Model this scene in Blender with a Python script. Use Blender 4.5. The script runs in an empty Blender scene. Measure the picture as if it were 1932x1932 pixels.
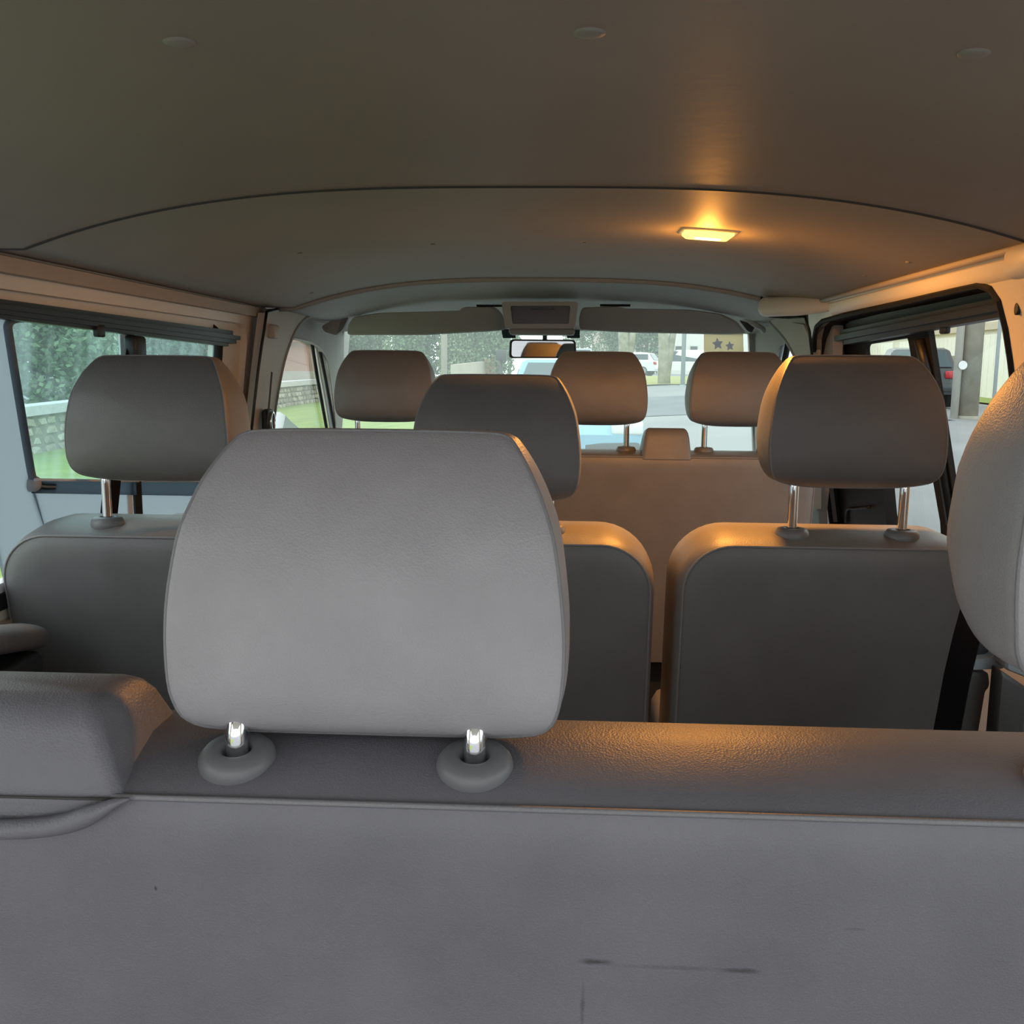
import bpy, bmesh, math, random
from mathutils import Vector, Matrix
from mathutils.geometry import tessellate_polygon

R = math.radians
random.seed(7)
C = bpy.context.scene.collection
scn = bpy.context.scene

# ------------------------------------------------------------------ camera, sky, exposure
H = 1.73                       # eye height above the street (the van floor lies at 0.62)
F = 1850.0                     # focal length in pixels of a 1932 px frame
PITCH, YAW, ROLL = R(8.25), R(2.83), R(0.5)
CAM = Vector((0.06, 0.0, H))
cd = bpy.data.cameras.new('camera')
cam = bpy.data.objects.new('camera', cd)
C.objects.link(cam)
cd.sensor_width = 36.0
cd.lens = 36.0 * F / 1932.0
cd.clip_start = 0.02
cd.clip_end = 400
CM = Matrix.Rotation(YAW, 3, 'Z') @ Matrix.Rotation(R(90) - PITCH, 3, 'X') @ Matrix.Rotation(ROLL, 3, 'Z')
cam.matrix_world = Matrix.Translation(CAM) @ CM.to_4x4()
scn.camera = cam

scn.view_settings.view_transform = 'Standard'
scn.view_settings.look = 'None'
scn.view_settings.gamma = 1.0
scn.view_settings.use_curve_mapping = False
scn.view_settings.exposure = 0.0

world = bpy.data.worlds.new('overcast_sky')
scn.world = world
world.use_nodes = True
wn, wl = world.node_tree.nodes, world.node_tree.links
wn.clear()
w_out = wn.new('ShaderNodeOutputWorld')
w_bg = wn.new('ShaderNodeBackground')
w_tc = wn.new('ShaderNodeTexCoord')
w_sep = wn.new('ShaderNodeSeparateXYZ')
w_ramp = wn.new('ShaderNodeValToRGB')
wl.new(w_tc.outputs['Generated'], w_sep.inputs[0])
wl.new(w_sep.outputs['Z'], w_ramp.inputs[0])
wl.new(w_ramp.outputs[0], w_bg.inputs[0])
wl.new(w_bg.outputs[0], w_out.inputs[0])
w_ramp.color_ramp.elements[0].position = 0.0
w_ramp.color_ramp.elements[0].color = (0.86, 0.88, 0.89, 1)
w_ramp.color_ramp.elements[1].position = 0.6
w_ramp.color_ramp.elements[1].color = (0.93, 0.95, 1.0, 1)
w_bg.inputs[1].default_value = 2.6

LAMP_COLOR = (1.0, 0.385, 0.06)
LAMP_WATTS = 8.6


# ------------------------------------------------------------------ where a sight line meets a plane
def ray(px, py):
    return CM @ Vector(((px - 966.0) / F, -(py - 966.0) / F, -1.0))


def at(px, py, y):
    d = ray(px, py)
    return CAM + d * ((y - CAM.y) / d.y)


def atx(px, py, x):
    d = ray(px, py)
    return CAM + d * ((x - CAM.x) / d.x)


def atz(px, py, z):
    d = ray(px, py)
    return CAM + d * ((z - CAM.z) / d.z)


def atpl(px, py, p, n):
    d = ray(px, py)
    return CAM + d * ((p - CAM).dot(n) / d.dot(n))


# ------------------------------------------------------------------ materials
MATS = {}


def mat(name, col, rough=0.5, metal=0.0, var=0.0, vscale=8.0, bump=0.0, bscale=200.0, spec=0.5, col2=None):
    if name in MATS:
        return MATS[name]
    m = bpy.data.materials.new(name)
    m.use_nodes = True
    n, l = m.node_tree.nodes, m.node_tree.links
    p = n['Principled BSDF']
    p.inputs['Base Color'].default_value = (*col, 1)
    p.inputs['Roughness'].default_value = rough
    p.inputs['Metallic'].default_value = metal
    p.inputs['Specular IOR Level'].default_value = spec
    tc = n.new('ShaderNodeTexCoord')
    if var > 0:
        nz = n.new('ShaderNodeTexNoise')
        nz.inputs['Scale'].default_value = vscale
        nz.inputs['Detail'].default_value = 5
        l.new(tc.outputs['Object'], nz.inputs['Vector'])
        rp = n.new('ShaderNodeValToRGB')
        a = col
        b = col2 if col2 else tuple(min(1, c * (1 + var)) for c in col)
        if not col2:
            a = tuple(c * (1 - var) for c in col)
        rp.color_ramp.elements[0].position = 0.3
        rp.color_ramp.elements[1].position = 0.7
        rp.color_ramp.elements[0].color = (*a, 1)
        rp.color_ramp.elements[1].color = (*b, 1)
        l.new(nz.outputs['Fac'], rp.inputs[0])
        l.new(rp.outputs[0], p.inputs['Base Color'])
    if bump > 0:
        nb = n.new('ShaderNodeTexNoise')
        nb.inputs['Scale'].default_value = bscale
        nb.inputs['Detail'].default_value = 3
        l.new(tc.outputs['Object'], nb.inputs['Vector'])
        bp = n.new('ShaderNodeBump')
        bp.inputs['Strength'].default_value = bump
        bp.inputs['Distance'].default_value = 0.002
        l.new(nb.outputs['Fac'], bp.inputs['Height'])
        l.new(bp.outputs[0], p.inputs['Normal'])
    MATS[name] = m
    return m


def vinyl(name, col, stains=()):
    """grained seat vinyl; stains are (centre, half sizes, strength) marks of dirt that belong to the cover"""
    m = bpy.data.materials.new(name)
    m.use_nodes = True
    n, l = m.node_tree.nodes, m.node_tree.links
    p = n['Principled BSDF']
    p.inputs['Roughness'].default_value = 0.44
    p.inputs['Specular IOR Level'].default_value = 0.5
    geo = n.new('ShaderNodeNewGeometry')
    nz = n.new('ShaderNodeTexNoise')
    nz.inputs['Scale'].default_value = 14
    nz.inputs['Detail'].default_value = 6
    l.new(geo.outputs['Position'], nz.inputs['Vector'])
    rp = n.new('ShaderNodeValToRGB')
    rp.color_ramp.elements[0].position = 0.3
    rp.color_ramp.elements[1].position = 0.7
    rp.color_ramp.elements[0].color = (*[c * 0.92 for c in col], 1)
    rp.color_ramp.elements[1].color = (*[c * 1.06 for c in col], 1)
    l.new(nz.outputs['Fac'], rp.inputs[0])
    cur = rp.outputs[0]
    for (c, h, s) in stains:
        sub = n.new('ShaderNodeVectorMath')
        sub.operation = 'SUBTRACT'
        l.new(geo.outputs['Position'], sub.inputs[0])
        sub.inputs[1].default_value = c
        dv = n.new('ShaderNodeVectorMath')
        dv.operation = 'DIVIDE'
        l.new(sub.outputs[0], dv.inputs[0])
        dv.inputs[1].default_value = h
        ln = n.new('ShaderNodeVectorMath')
        ln.operation = 'LENGTH'
        l.new(dv.outputs[0], ln.inputs[0])
        nn = n.new('ShaderNodeTexNoise')
        nn.inputs['Scale'].default_value = 90
        l.new(geo.outputs['Position'], nn.inputs['Vector'])
        ad = n.new('ShaderNodeMath')
        ad.operation = 'ADD'
        l.new(ln.outputs['Value'], ad.inputs[0])
        l.new(nn.outputs['Fac'], ad.inputs[1])
        mr = n.new('ShaderNodeMapRange')
        mr.inputs[1].default_value = 0.75
        mr.inputs[2].default_value = 1.5
        mr.inputs[3].default_value = s
        mr.inputs[4].default_value = 0.0
        l.new(ad.outputs[0], mr.inputs[0])
        mx = n.new('ShaderNodeMix')
        mx.data_type = 'RGBA'
        l.new(mr.outputs[0], mx.inputs[0])
        l.new(cur, mx.inputs[6])
        mx.inputs[7].default_value = (0.03, 0.028, 0.024, 1)
        cur = mx.outputs[2]
    l.new(cur, p.inputs['Base Color'])
    v = n.new('ShaderNodeTexVoronoi')
    v.inputs['Scale'].default_value = 620
    l.new(geo.outputs['Position'], v.inputs['Vector'])
    nb = n.new('ShaderNodeTexNoise')
    nb.inputs['Scale'].default_value = 30
    l.new(geo.outputs['Position'], nb.inputs['Vector'])
    mul = n.new('ShaderNodeMath')
    mul.operation = 'MULTIPLY_ADD'
    l.new(nb.outputs['Fac'], mul.inputs[0])
    mul.inputs[1].default_value = 2.2
    l.new(v.outputs['Distance'], mul.inputs[2])
    bp = n.new('ShaderNodeBump')
    bp.inputs['Strength'].default_value = 0.22
    bp.inputs['Distance'].default_value = 0.0012
    l.new(mul.outputs[0], bp.inputs['Height'])
    l.new(bp.outputs[0], p.inputs['Normal'])
    MATS[name] = m
    return m


def glass(name, tint, milk=0.0, milkcol=(0.8, 0.9, 0.92), streak=False):
    m = bpy.data.materials.new(name)
    m.use_nodes = True
    n, l = m.node_tree.nodes, m.node_tree.links
    n.clear()
    out = n.new('ShaderNodeOutputMaterial')
    tr = n.new('ShaderNodeBsdfTransparent')
    tr.inputs[0].default_value = (*tint, 1)
    gl = n.new('ShaderNodeBsdfGlossy')
    gl.inputs['Roughness'].default_value = 0.02
    lw = n.new('ShaderNodeFresnel')
    gb = n.new('ShaderNodeNewGeometry')
    ior = n.new('ShaderNodeMapRange')       # the same index on the way out as on the way in: a thin pane does not trap light
    ior.inputs[3].default_value = 1.35
    ior.inputs[4].default_value = 1 / 1.35
    l.new(gb.outputs['Backfacing'], ior.inputs[0])
    l.new(ior.outputs[0], lw.inputs[0])
    mx = n.new('ShaderNodeMixShader')
    l.new(lw.outputs[0], mx.inputs[0])
    l.new(tr.outputs[0], mx.inputs[1])
    l.new(gl.outputs[0], mx.inputs[2])
    fin = mx.outputs[0]
    if milk > 0:
        tl = n.new('ShaderNodeBsdfTranslucent')
        tl.inputs[0].default_value = (*milkcol, 1)
        m2 = n.new('ShaderNodeMixShader')
        m2.inputs[0].default_value = milk
        if streak:
            geo = n.new('ShaderNodeNewGeometry')
            mp = n.new('ShaderNodeMapping')
            mp.inputs['Scale'].default_value = (1, 34, 3)
            nz = n.new('ShaderNodeTexNoise')
            nz.inputs['Scale'].default_value = 1.0
            nz.inputs['Detail'].default_value = 4
            l.new(geo.outputs['Position'], mp.inputs[0])
            l.new(mp.outputs[0], nz.inputs['Vector'])
            mr = n.new('ShaderNodeMapRange')
            mr.inputs[1].default_value = 0.45
            mr.inputs[2].default_value = 0.8
            mr.inputs[3].default_value = milk * 0.5
            mr.inputs[4].default_value = milk * 1.9
            l.new(nz.outputs['Fac'], mr.inputs[0])
            l.new(mr.outputs[0], m2.inputs[0])
        l.new(fin, m2.inputs[1])
        l.new(tl.outputs[0], m2.inputs[2])
        fin = m2.outputs[0]
    l.new(fin, out.inputs[0])
    MATS[name] = m
    return m


def emit(name, col, s):
    m = bpy.data.materials.new(name)
    m.use_nodes = True
    n, l = m.node_tree.nodes, m.node_tree.links
    n.clear()
    o = n.new('ShaderNodeOutputMaterial')
    e = n.new('ShaderNodeEmission')
    e.inputs[0].default_value = (*col, 1)
    e.inputs[1].default_value = s
    l.new(e.outputs[0], o.inputs[0])
    MATS[name] = m
    return m


# seat back soiling of the rearmost bench: marks around a scuffed corner low on its back
def on_back(px, py):
    return at(px, py, 0.605)


STAIN = [(tuple(at(1125, 1805, 0.615)), (0.012, 0.05, 0.0028), 0.75),
         (tuple(at(1270, 1816, 0.615)), (0.06, 0.05, 0.0022), 0.28),
         (tuple(at(1395, 1822, 0.615)), (0.016, 0.05, 0.0026), 0.6),
         (tuple(at(1098, 1880, 0.63)), (0.002, 0.06, 0.03), 0.45),
         (tuple(at(304, 1663, 0.61)), (0.0014, 0.05, 0.0022), 0.9),
         (tuple(at(1605, 1742, 0.61)), (0.008, 0.05, 0.0014), 0.3)]
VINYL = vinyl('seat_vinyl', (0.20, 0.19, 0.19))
VINYL_LIT = vinyl('seat_vinyl_lit', (0.37, 0.352, 0.368))  # same seat vinyl, paled to carry the daylight on the near headrests
VINYL_SHADED = vinyl('seat_vinyl_shaded', (0.150, 0.145, 0.147))  # same seat vinyl, darkened for the shaded middle-row headrests
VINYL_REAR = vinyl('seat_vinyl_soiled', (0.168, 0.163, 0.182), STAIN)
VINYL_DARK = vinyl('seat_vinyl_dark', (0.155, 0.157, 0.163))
TAN_FOAM = mat('bare_foam', (0.55, 0.36, 0.16), 0.9)
PIPING = mat('piping', (0.22, 0.215, 0.225), 0.45, bump=0.3, bscale=900)
CHROME = mat('chrome', (0.86, 0.87, 0.88), 0.07, 1.0)
GUIDE = mat('guide_plastic', (0.17, 0.17, 0.18), 0.42)
HEADLINER = mat('headliner', (0.275, 0.222, 0.190), 0.55, var=0.05, vscale=3, bump=0.1, bscale=60)
HEADLINER_F = mat('headliner_front', (0.30, 0.265, 0.22), 0.60, var=0.05, vscale=3, bump=0.08, bscale=30)
CABLINING = mat('cab_lining', (0.36, 0.35, 0.33), 0.65, var=0.04)
CREAM = mat('cream_paint', (0.80, 0.735, 0.63), 0.38, var=0.03, vscale=4)
TAUPE = mat('pillar_trim', (0.50, 0.44, 0.37), 0.55, var=0.04)
BLACK = mat('black_plastic', (0.012, 0.012, 0.013), 0.45)
RUBBER = mat('rubber', (0.016, 0.016, 0.017), 0.7, spec=0.25)
BELT = mat('belt_webbing', (0.006, 0.006, 0.008), 0.9, bump=0.3, bscale=500, spec=0.1)
DARKGREY = mat('dark_grey_plastic', (0.035, 0.038, 0.042), 0.45)
BLUEGREY = mat('blue_grey_plastic', (0.30, 0.36, 0.40), 0.4)
MIDGREY = mat('mid_grey_plastic', (0.16, 0.17, 0.17), 0.5)
FLOORMAT = mat('floor_rubber', (0.05, 0.05, 0.052), 0.7, bump=0.3, bscale=80)
WHITE = mat('white_paint', (0.80, 0.81, 0.82), 0.25)
GLASS = glass('window_glass', (0.93, 0.98, 0.96))
GLASS_L = glass('wet_window_glass', (0.74, 0.90, 0.90), 0.10, (0.75, 0.92, 0.95), True)
LIT_PAINT = glass('translucent_paint', (0.16, 0.18, 0.19), 0.66, (0.56, 0.63, 0.67))  # opaque white body paint made translucent so pillar and panel look daylit
GLASS_F = glass('windscreen_glass', (0.88, 0.95, 0.92), 0.09, (0.85, 0.95, 0.92))  # milky share puts haze into the glass, brightening the view ahead
MIRROR = mat('mirror', (0.85, 0.87, 0.86), 0.02, 1.0)
LENS = emit('lamp_lens', (1.0, 0.66, 0.14), 2.6)
BULB = emit('lamp_bulb', (1.0, 0.85, 0.5), 12.0)

# ------------------------------------------------------------------ object helpers
ORG = {}


def tag(o, label=None, cat=None, group=None, kind=None):
    if label:
        o['label'] = label
    if cat:
        o['category'] = cat
    if group:
        o['group'] = group
    if kind:
        o['kind'] = kind
    return o


def thing(name, loc, label=None, cat=None, group=None, kind=None):
    o = bpy.data.objects.new(name, None)
    o.empty_display_size = 0.05
    C.objects.link(o)
    o.location = loc
    ORG[o] = Vector(loc)
    return tag(o, label, cat, group, kind)


def mk(name, V, Fc, m, parent=None, smooth=True, auto=None, label=None):
    """one mesh object from world-space points"""
    if parent is not None:
        o0 = ORG[parent]
    else:
        mn = Vector((min(v[0] for v in V), min(v[1] for v in V), min(v[2] for v in V)))
        mxx = Vector((max(v[0] for v in V), max(v[1] for v in V), max(v[2] for v in V)))
        o0 = Vector(((mn.x + mxx.x) / 2, (mn.y + mxx.y) / 2, mn.z))
    me = bpy.data.meshes.new(name)
    me.from_pydata([tuple(Vector(v) - o0) for v in V], [], Fc)
    bm = bmesh.new()
    bm.from_mesh(me)
    bmesh.ops.recalc_face_normals(bm, faces=bm.faces)
    if smooth and auto is not None:
        for e in bm.edges:
            if len(e.link_faces) == 2 and e.calc_face_angle(0) > R(auto):
                e.smooth = False
    for f in bm.faces:
        f.smooth = smooth
    bm.to_mesh(me)
    bm.free()
    me.materials.append(m)
    o = bpy.data.objects.new(name, me)
    C.objects.link(o)
    if parent is None:
        o.location = o0
    else:
        o.parent = parent
    ORG[o] = o0
    if label:
        o['label'] = label
    return o


def join(*parts):
    V, Fc = [], []
    for v, f in parts:
        b = len(V)
        V += [Vector(p) for p in v]
        Fc += [tuple(i + b for i in q) for q in f]
    return V, Fc


def loft(rings, closed=True, cap0=True, cap1=True):
    n = len(rings[0])
    V = [Vector(p) for r in rings for p in r]
    Fc = []
    for i in range(len(rings) - 1):
        a, b = i * n, (i + 1) * n
        for k in range(n if closed else n - 1):
            k2 = (k + 1) % n
            Fc.append((a + k, a + k2, b + k2, b + k))
    if closed and cap0:
        Fc.append(tuple(reversed(range(n))))
    if closed and cap1:
        Fc.append(tuple(range(len(V) - n, len(V))))
    return V, Fc


def tube(pts, r, n=8, caps=True, closed=False):
    pts = [Vector(p) for p in pts]
    rings = []
    N = len(pts)
    T = []
    for i in range(N):
        t = (pts[(i + 1) % N] - pts[i - 1]) if closed else (pts[min(i + 1, N - 1)] - pts[max(i - 1, 0)])
        T.append(t.normalized())
    a = Vector((0, 0, 1)) if abs(T[0].z) < 0.9 else Vector((1, 0, 0))
    u = T[0].cross(a).normalized()
    frames = [u]
    for i in range(1, N + (1 if closed else 0)):
        q = T[i - 1].rotation_difference(T[i % N])
        u = (q @ u)
        u = (u - T[i % N] * u.dot(T[i % N])).normalized()
        frames.append(u)
    tw = 0.0
    if closed:
        e, f = frames[N], frames[0]
        tw = math.atan2(e.cross(f).dot(T[0]), e.dot(f))
    for i, p in enumerate(pts):
        u = Matrix.Rotation(tw * i / N, 3, T[i]) @ frames[i]
        w = T[i].cross(u)
        rr = r[i] if isinstance(r, (list, tuple)) else r
        rings.append([p + (u * math.cos(2 * math.pi * k / n) + w * math.sin(2 * math.pi * k / n)) * rr for k in range(n)])
    if closed:
        rings.append(rings[0])
        return loft(rings, True, False, False)
    return loft(rings, True, caps, caps)


def box(x0, x1, y0, y1, z0, z1, b=0.0):
    if b <= 0:
        V = [(x, y, z) for z in (z0, z1) for (x, y) in ((x0, y0), (x1, y0), (x1, y1), (x0, y1))]
        return [Vector(v) for v in V], [(0, 3, 2, 1), (4, 5, 6, 7), (0, 1, 5, 4), (1, 2, 6, 5), (2, 3, 7, 6), (3, 0, 4, 7)]
    rings = []
    for (z, i) in ((z0, b), (z0 + b * .3, b * .3), (z0 + b, 0), (z1 - b, 0), (z1 - b * .3, b * .3), (z1, b)):
        rings.append(rrect(x0 + i, x1 - i, y0 + i, y1 - i, b, z))
    return loft(rings)


def rrect(x0, x1, y0, y1, r, z, n=4):
    P = []
    r = min(r, (x1 - x0) / 2.01, (y1 - y0) / 2.01)
    for (cx, cy, a0) in ((x1 - r, y1 - r, 0), (x0 + r, y1 - r, 90), (x0 + r, y0 + r, 180), (x1 - r, y0 + r, 270)):
        for k in range(n + 1):
            a = R(a0 + 90 * k / n)
            P.append(Vector((cx + r * math.cos(a), cy + r * math.sin(a), z)))
    return P


def obox(c, ux, uy, uz, hx, hy, hz):
    """box along three given axes"""
    c = Vector(c)
    V = []
    for k in (-1, 1):
        for (i, j) in ((-1, -1), (1, -1), (1, 1), (-1, 1)):
            V.append(c + ux * hx * i + uy * hy * j + uz * hz * k)
    return V, [(0, 3, 2, 1), (4, 5, 6, 7), (0, 1, 5, 4), (1, 2, 6, 5), (2, 3, 7, 6), (3, 0, 4, 7)]


def cr(pts, n=6, closed=False):
    """smooth curve through points"""
    P = [Vector(p) for p in pts]
    N = len(P)
    out = []
    for i in range(N if closed else N - 1):
        if closed:
            p0, p1, p2, p3 = P[i - 1], P[i], P[(i + 1) % N], P[(i + 2) % N]
        else:
            p0, p1, p2, p3 = P[max(i - 1, 0)], P[i], P[i + 1], P[min(i + 2, N - 1)]
        for k in range(n):
            t = k / n
            out.append(0.5 * ((2 * p1) + (p2 - p0) * t + (2 * p0 - 5 * p1 + 4 * p2 - p3) * t * t + (3 * p1 - p0 - 3 * p2 + p3) * t ** 3))
    if not closed:
        out.append(P[-1])
    return out


def lerp_table(tab, v):
    if v <= tab[0][0]:
        return tab[0][1]
    for (a, b), (c, d) in zip(tab, tab[1:]):
        if v <= c:
            t = (v - a) / (c - a)
            t = t * t * (3 - 2 * t) if False else t
            return b + (d - b) * t
    return tab[-1][1]


def plate(outer, holes, off):
    """sheet with holes: outer and holes are lists of 3-D points, off = thickness vector"""
    loops = [outer] + holes
    tris = tessellate_polygon([[Vector(p) for p in l] for l in loops])
    flat = [Vector(p) for l in loops for p in l]
    n = len(flat)
    V = flat + [p + off for p in flat]
    Fc = [tuple(t) for t in tris] + [tuple(i + n for i in reversed(t)) for t in tris]
    b = 0
    for l in loops:
        k = len(l)
        for i in range(k):
            j = (i + 1) % k
            Fc.append((b + i, b + j, b + j + n, b + i + n))
        b += k
    return V, Fc


def sharp(o, deg=30):
    return o


# ================================================================== THE VAN
# side walls lean in towards the roof; each side plane is given by a point and a normal
KL, KR = 0.115, 0.33
BL, BR = 0.815, 0.7585


def side_plane(s, off=0.0):
    k = KL if s < 0 else KR
    p = Vector((s * ((BL if s < 0 else BR) + off), 0, H))
    n = Vector((s, 0, k)).normalized()
    return p, n


def wx(s, z, off=0.0):
    k = KL if s < 0 else KR
    return s * ((BL if s < 0 else BR) + off - k * (z - H))


def wp(s, px, py, off=0.0):
    p, n = side_plane(s, off)
    return atpl(px, py, p, n)


def wyz(s, y, z, off=0.0):
    return Vector((wx(s, z, off), y, z))


FLOOR = 0.62
REAR = -0.12
BP = 2.74                     # the B pillars
# ---------- floor
fl = thing('floor', (0, 1.8, FLOOR), kind='structure')
V, Fc = box(-0.9, 0.9, REAR, 3.9, FLOOR - 0.05, FLOOR)
mk('floor_mat', V, Fc, FLOORMAT, fl, False)

# ---------- ceiling
ZE, ZA = H + 0.175, H + 0.2535


def cz(x, y):
    u = min(1.0, abs(x) / 0.70)
    return ZA - (ZA - ZE + (0.006 if x < 0 else 0.0)) * u ** 3


ce = thing('ceiling', (0, 1.5, ZA), kind='structure')


def ceil_panel(name, ys, m, dz=0.0, hw=0.80):
    xs = [-hw + 2 * hw * i / 48 for i in range(49)]
    rings = []
    for y in ys:
        rings.append([Vector((x, y, cz(x, y) + dz)) for x in xs])
    V, Fc = loft(rings, False)
    n = len(V)
    V2 = V + [v + Vector((0, 0, 0.012)) for v in V]
    F2 = Fc + [tuple(i + n for i in reversed(f)) for f in Fc]
    nx, ny = len(xs), len(ys)
    bl = [0 * nx + i for i in range(nx)] + [j * nx + nx - 1 for j in range(1, ny)] + \
         [(ny - 1) * nx + i for i in range(nx - 2, -1, -1)] + [j * nx for j in range(ny - 2, 0, -1)]
    for a, b in zip(bl, bl[1:] + bl[:1]):
        F2.append((a, b, b + n, a + n))
    return mk(name, V2, F2, m, ce, True, 40)


SEAM_Y = 1.385
HEAD_Y = 2.80


def seam_y(x):
    return SEAM_Y


ceil_panel('rear_headliner', [REAR, 0.3, 0.7, 1.0, SEAM_Y - 0.004], HEADLINER, -0.006)
ceil_panel('front_headliner', [SEAM_Y + 0.004, 1.6, 1.9, 2.2, 2.5, HEAD_Y], HEADLINER_F, 0.0)
xs = [-0.80 + 1.60 * i / 48 for i in range(49)]
V, Fc = tube([(x, seam_y(x), cz(x, SEAM_Y) - 0.0045) for x in xs], 0.0042, 6)
mk('seam_strip', V, Fc, mat('seam_dark', (0.05, 0.048, 0.045), 0.6), ce)
V, Fc = tube([(x, seam_y(x) + 0.012, cz(x, SEAM_Y) - 0.0015) for x in xs], 0.004, 6)
mk('panel_edge', V, Fc, HEADLINER_F, ce)
V, Fc = tube([(x * 0.93, HEAD_Y, cz(x * 0.93, HEAD_Y) - 0.003) for x in xs], 0.008, 8)
mk('front_edge', V, Fc, CABLINING, ce)


def on_ceiling(px, py, dz=0.0):
    lo, hi = 0.2, 3.1
    for _ in range(40):
        y = (lo + hi) / 2
        p = at(px, py, y)
        if p.z < cz(p.x, y) + dz:
            lo = y
        else:
            hi = y
    return at(px, py, (lo + hi) / 2)


CLIP = mat('clip_plastic', (0.26, 0.235, 0.21), 0.6)
for (px, py) in ((338, 80), (1112, 62), (1840, 101)):
    # the fixing buttons sit where the sight line meets the lining
    p = on_ceiling(px, py, -0.006)
    rings = [[p + Vector((0.013 * s * math.cos(a), 0.013 * s * math.sin(a), h)) for a in [2 * math.pi * k / 16 for k in range(16)]]
             for (s, h) in ((1.0, 0.002), (0.95, -0.0005), (0.6, -0.0018), (0.2, -0.0022))]
    V, Fc = loft(rings)
    mk('fixing_button', V, Fc, CLIP, ce)
for (px, py, sz) in ((565, 477, 0.006), (817, 460, 0.006), (1103, 457, 0.004), (1716, 495, 0.007), (1632, 520, 0.006), (586, 553, 0.008)):
    p = on_ceiling(px, py)
    rings = [[p + Vector((sz * s * math.cos(a), sz * s * math.sin(a), h)) for a in [2 * math.pi * k / 12 for k in range(12)]]
             for (s, h) in ((1.0, 0.002), (0.9, -0.001), (0.4, -0.0018))]
    V, Fc = loft(rings)
    mk('fixing_button', V, Fc, MIDGREY if sz < 0.0065 else CLIP, ce)

# ---------- left wall: an inner skin with a large rounded opening and a set-back skin holding the window
ZROOF = ZE + 0.02
ZSILL_L = wp(-1, 0, 1150).z


def rounded(poly, r, n=5):
    """round the corners of a 3-D polygon"""
    out = []
    N = len(poly)
    for i in range(N):
        p0, p1, p2 = Vector(poly[i - 1]), Vector(poly[i]), Vector(poly[(i + 1) % N])
        rr = r[i] if isinstance(r, (list, tuple)) else r
        if rr <= 0:
            out.append(p1)
            continue
        a, b = (p0 - p1), (p2 - p1)
        d = min(rr, a.length * .48, b.length * .48)
        a, b = p1 + a.normalized() * d, p1 + b.normalized() * d
        for k in range(n + 1):
            t = k / n
            out.append(a * (1 - t) ** 2 + p1 * 2 * t * (1 - t) + b * t * t)
    return out


wlft = thing('wall_left', (-0.83, 1.4, FLOOR), kind='structure')
outer = [wyz(-1, REAR, FLOOR), wyz(-1, BP, FLOOR), wyz(-1, BP, ZROOF), wyz(-1, REAR, ZROOF)]
zt1 = wp(-1, 200, 573).z
y1 = wp(-1, 462, 700).y
hole = rounded([wyz(-1, 1.16, ZSILL_L), wyz(-1, y1, ZSILL_L), wyz(-1, y1, zt1), wyz(-1, 1.16, zt1)], 0.075)
hq = rounded([wyz(-1, 0.15, ZSILL_L), wyz(-1, 1.06, ZSILL_L), wyz(-1, 1.06, zt1), wyz(-1, 0.15, zt1)], 0.075)
V, Fc = plate(outer, [hole, hq], Vector((-0.018, 0, 0)))
mk('inner_skin', V, Fc, CREAM, wlft, False)
# set-back skin with the glazed opening
o2 = -0.0
outer2 = [wyz(-1, 1.10, ZSILL_L - 0.05, 0.018), wyz(-1, y1 + 0.05, ZSILL_L - 0.05, 0.018), wyz(-1, y1 + 0.05, zt1 + 0.05, 0.018), wyz(-1, 1.10, zt1 + 0.05, 0.018)]
ztw = wp(-1, 200, 606, 0.018).z
yw1 = wp(-1, 414, 660, 0.018).y
ZSW = ZSILL_L + 0.03
hole2 = rounded([wyz(-1, 1.18, ZSW, 0.018), wyz(-1, yw1, ZSW, 0.018), wyz(-1, yw1, ztw, 0.018), wyz(-1, 1.18, ztw, 0.018)], 0.04)
V, Fc = plate(outer2, [hole2], Vector((-0.03, 0, 0)))
mk('outer_skin', V, Fc, CREAM, wlft, False)
# B pillar between this wall and the cab
V, Fc = loft([[wyz(-1, BP - 0.04, z, 0.004), wyz(-1, BP + 0.10, z, 0.004), wyz(-1, BP + 0.10, z, 0.06), wyz(-1, BP - 0.04, z, 0.06)] for z in (FLOOR, H + 0.21)])
mk('pillar', V, Fc, CREAM, wlft, False)
V, Fc = box(-0.90, -0.74, REAR, 2.95, H + 0.185, H + 0.20)
mk('cant_rail', V, Fc, CREAM, wlft, False)
# roof-side ridge above the window
zr = wp(-1, 200, 527).z
V, Fc = tube([wyz(-1, y, zr + 0.010, 0.0) for y in (REAR, 0.5, 1.5, 2.3, BP - 0.1)], 0.006, 6)
mk('roof_bead', V, Fc, CREAM, wlft)
pts = [wyz(-1, REAR, ZE - 0.004, -0.004), wyz(-1, BP - 0.02, ZE - 0.004, -0.004)]
V, Fc = join(*[obox(wyz(-1, (REAR + BP) / 2, ZE - 0.024, -0.006), Vector((1, 0, 0)), Vector((0, 1, 0)), Vector((0, 0, 1)), 0.012, (BP - REAR) / 2, 0.012)])
mk('roof_edge', V, Fc, TAUPE, wlft, False)
# lower trim
V, Fc = plate([wyz(-1, REAR, FLOOR, -0.012), wyz(-1, BP, FLOOR, -0.012), wyz(-1, BP, ZSILL_L - 0.02, -0.012), wyz(-1, REAR, ZSILL_L - 0.02, -0.012)], [], Vector((-0.012, 0, 0)))
mk('lower_trim', V, Fc, mat('tan_trim', (0.52, 0.42, 0.32), 0.6), wlft, False)

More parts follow.
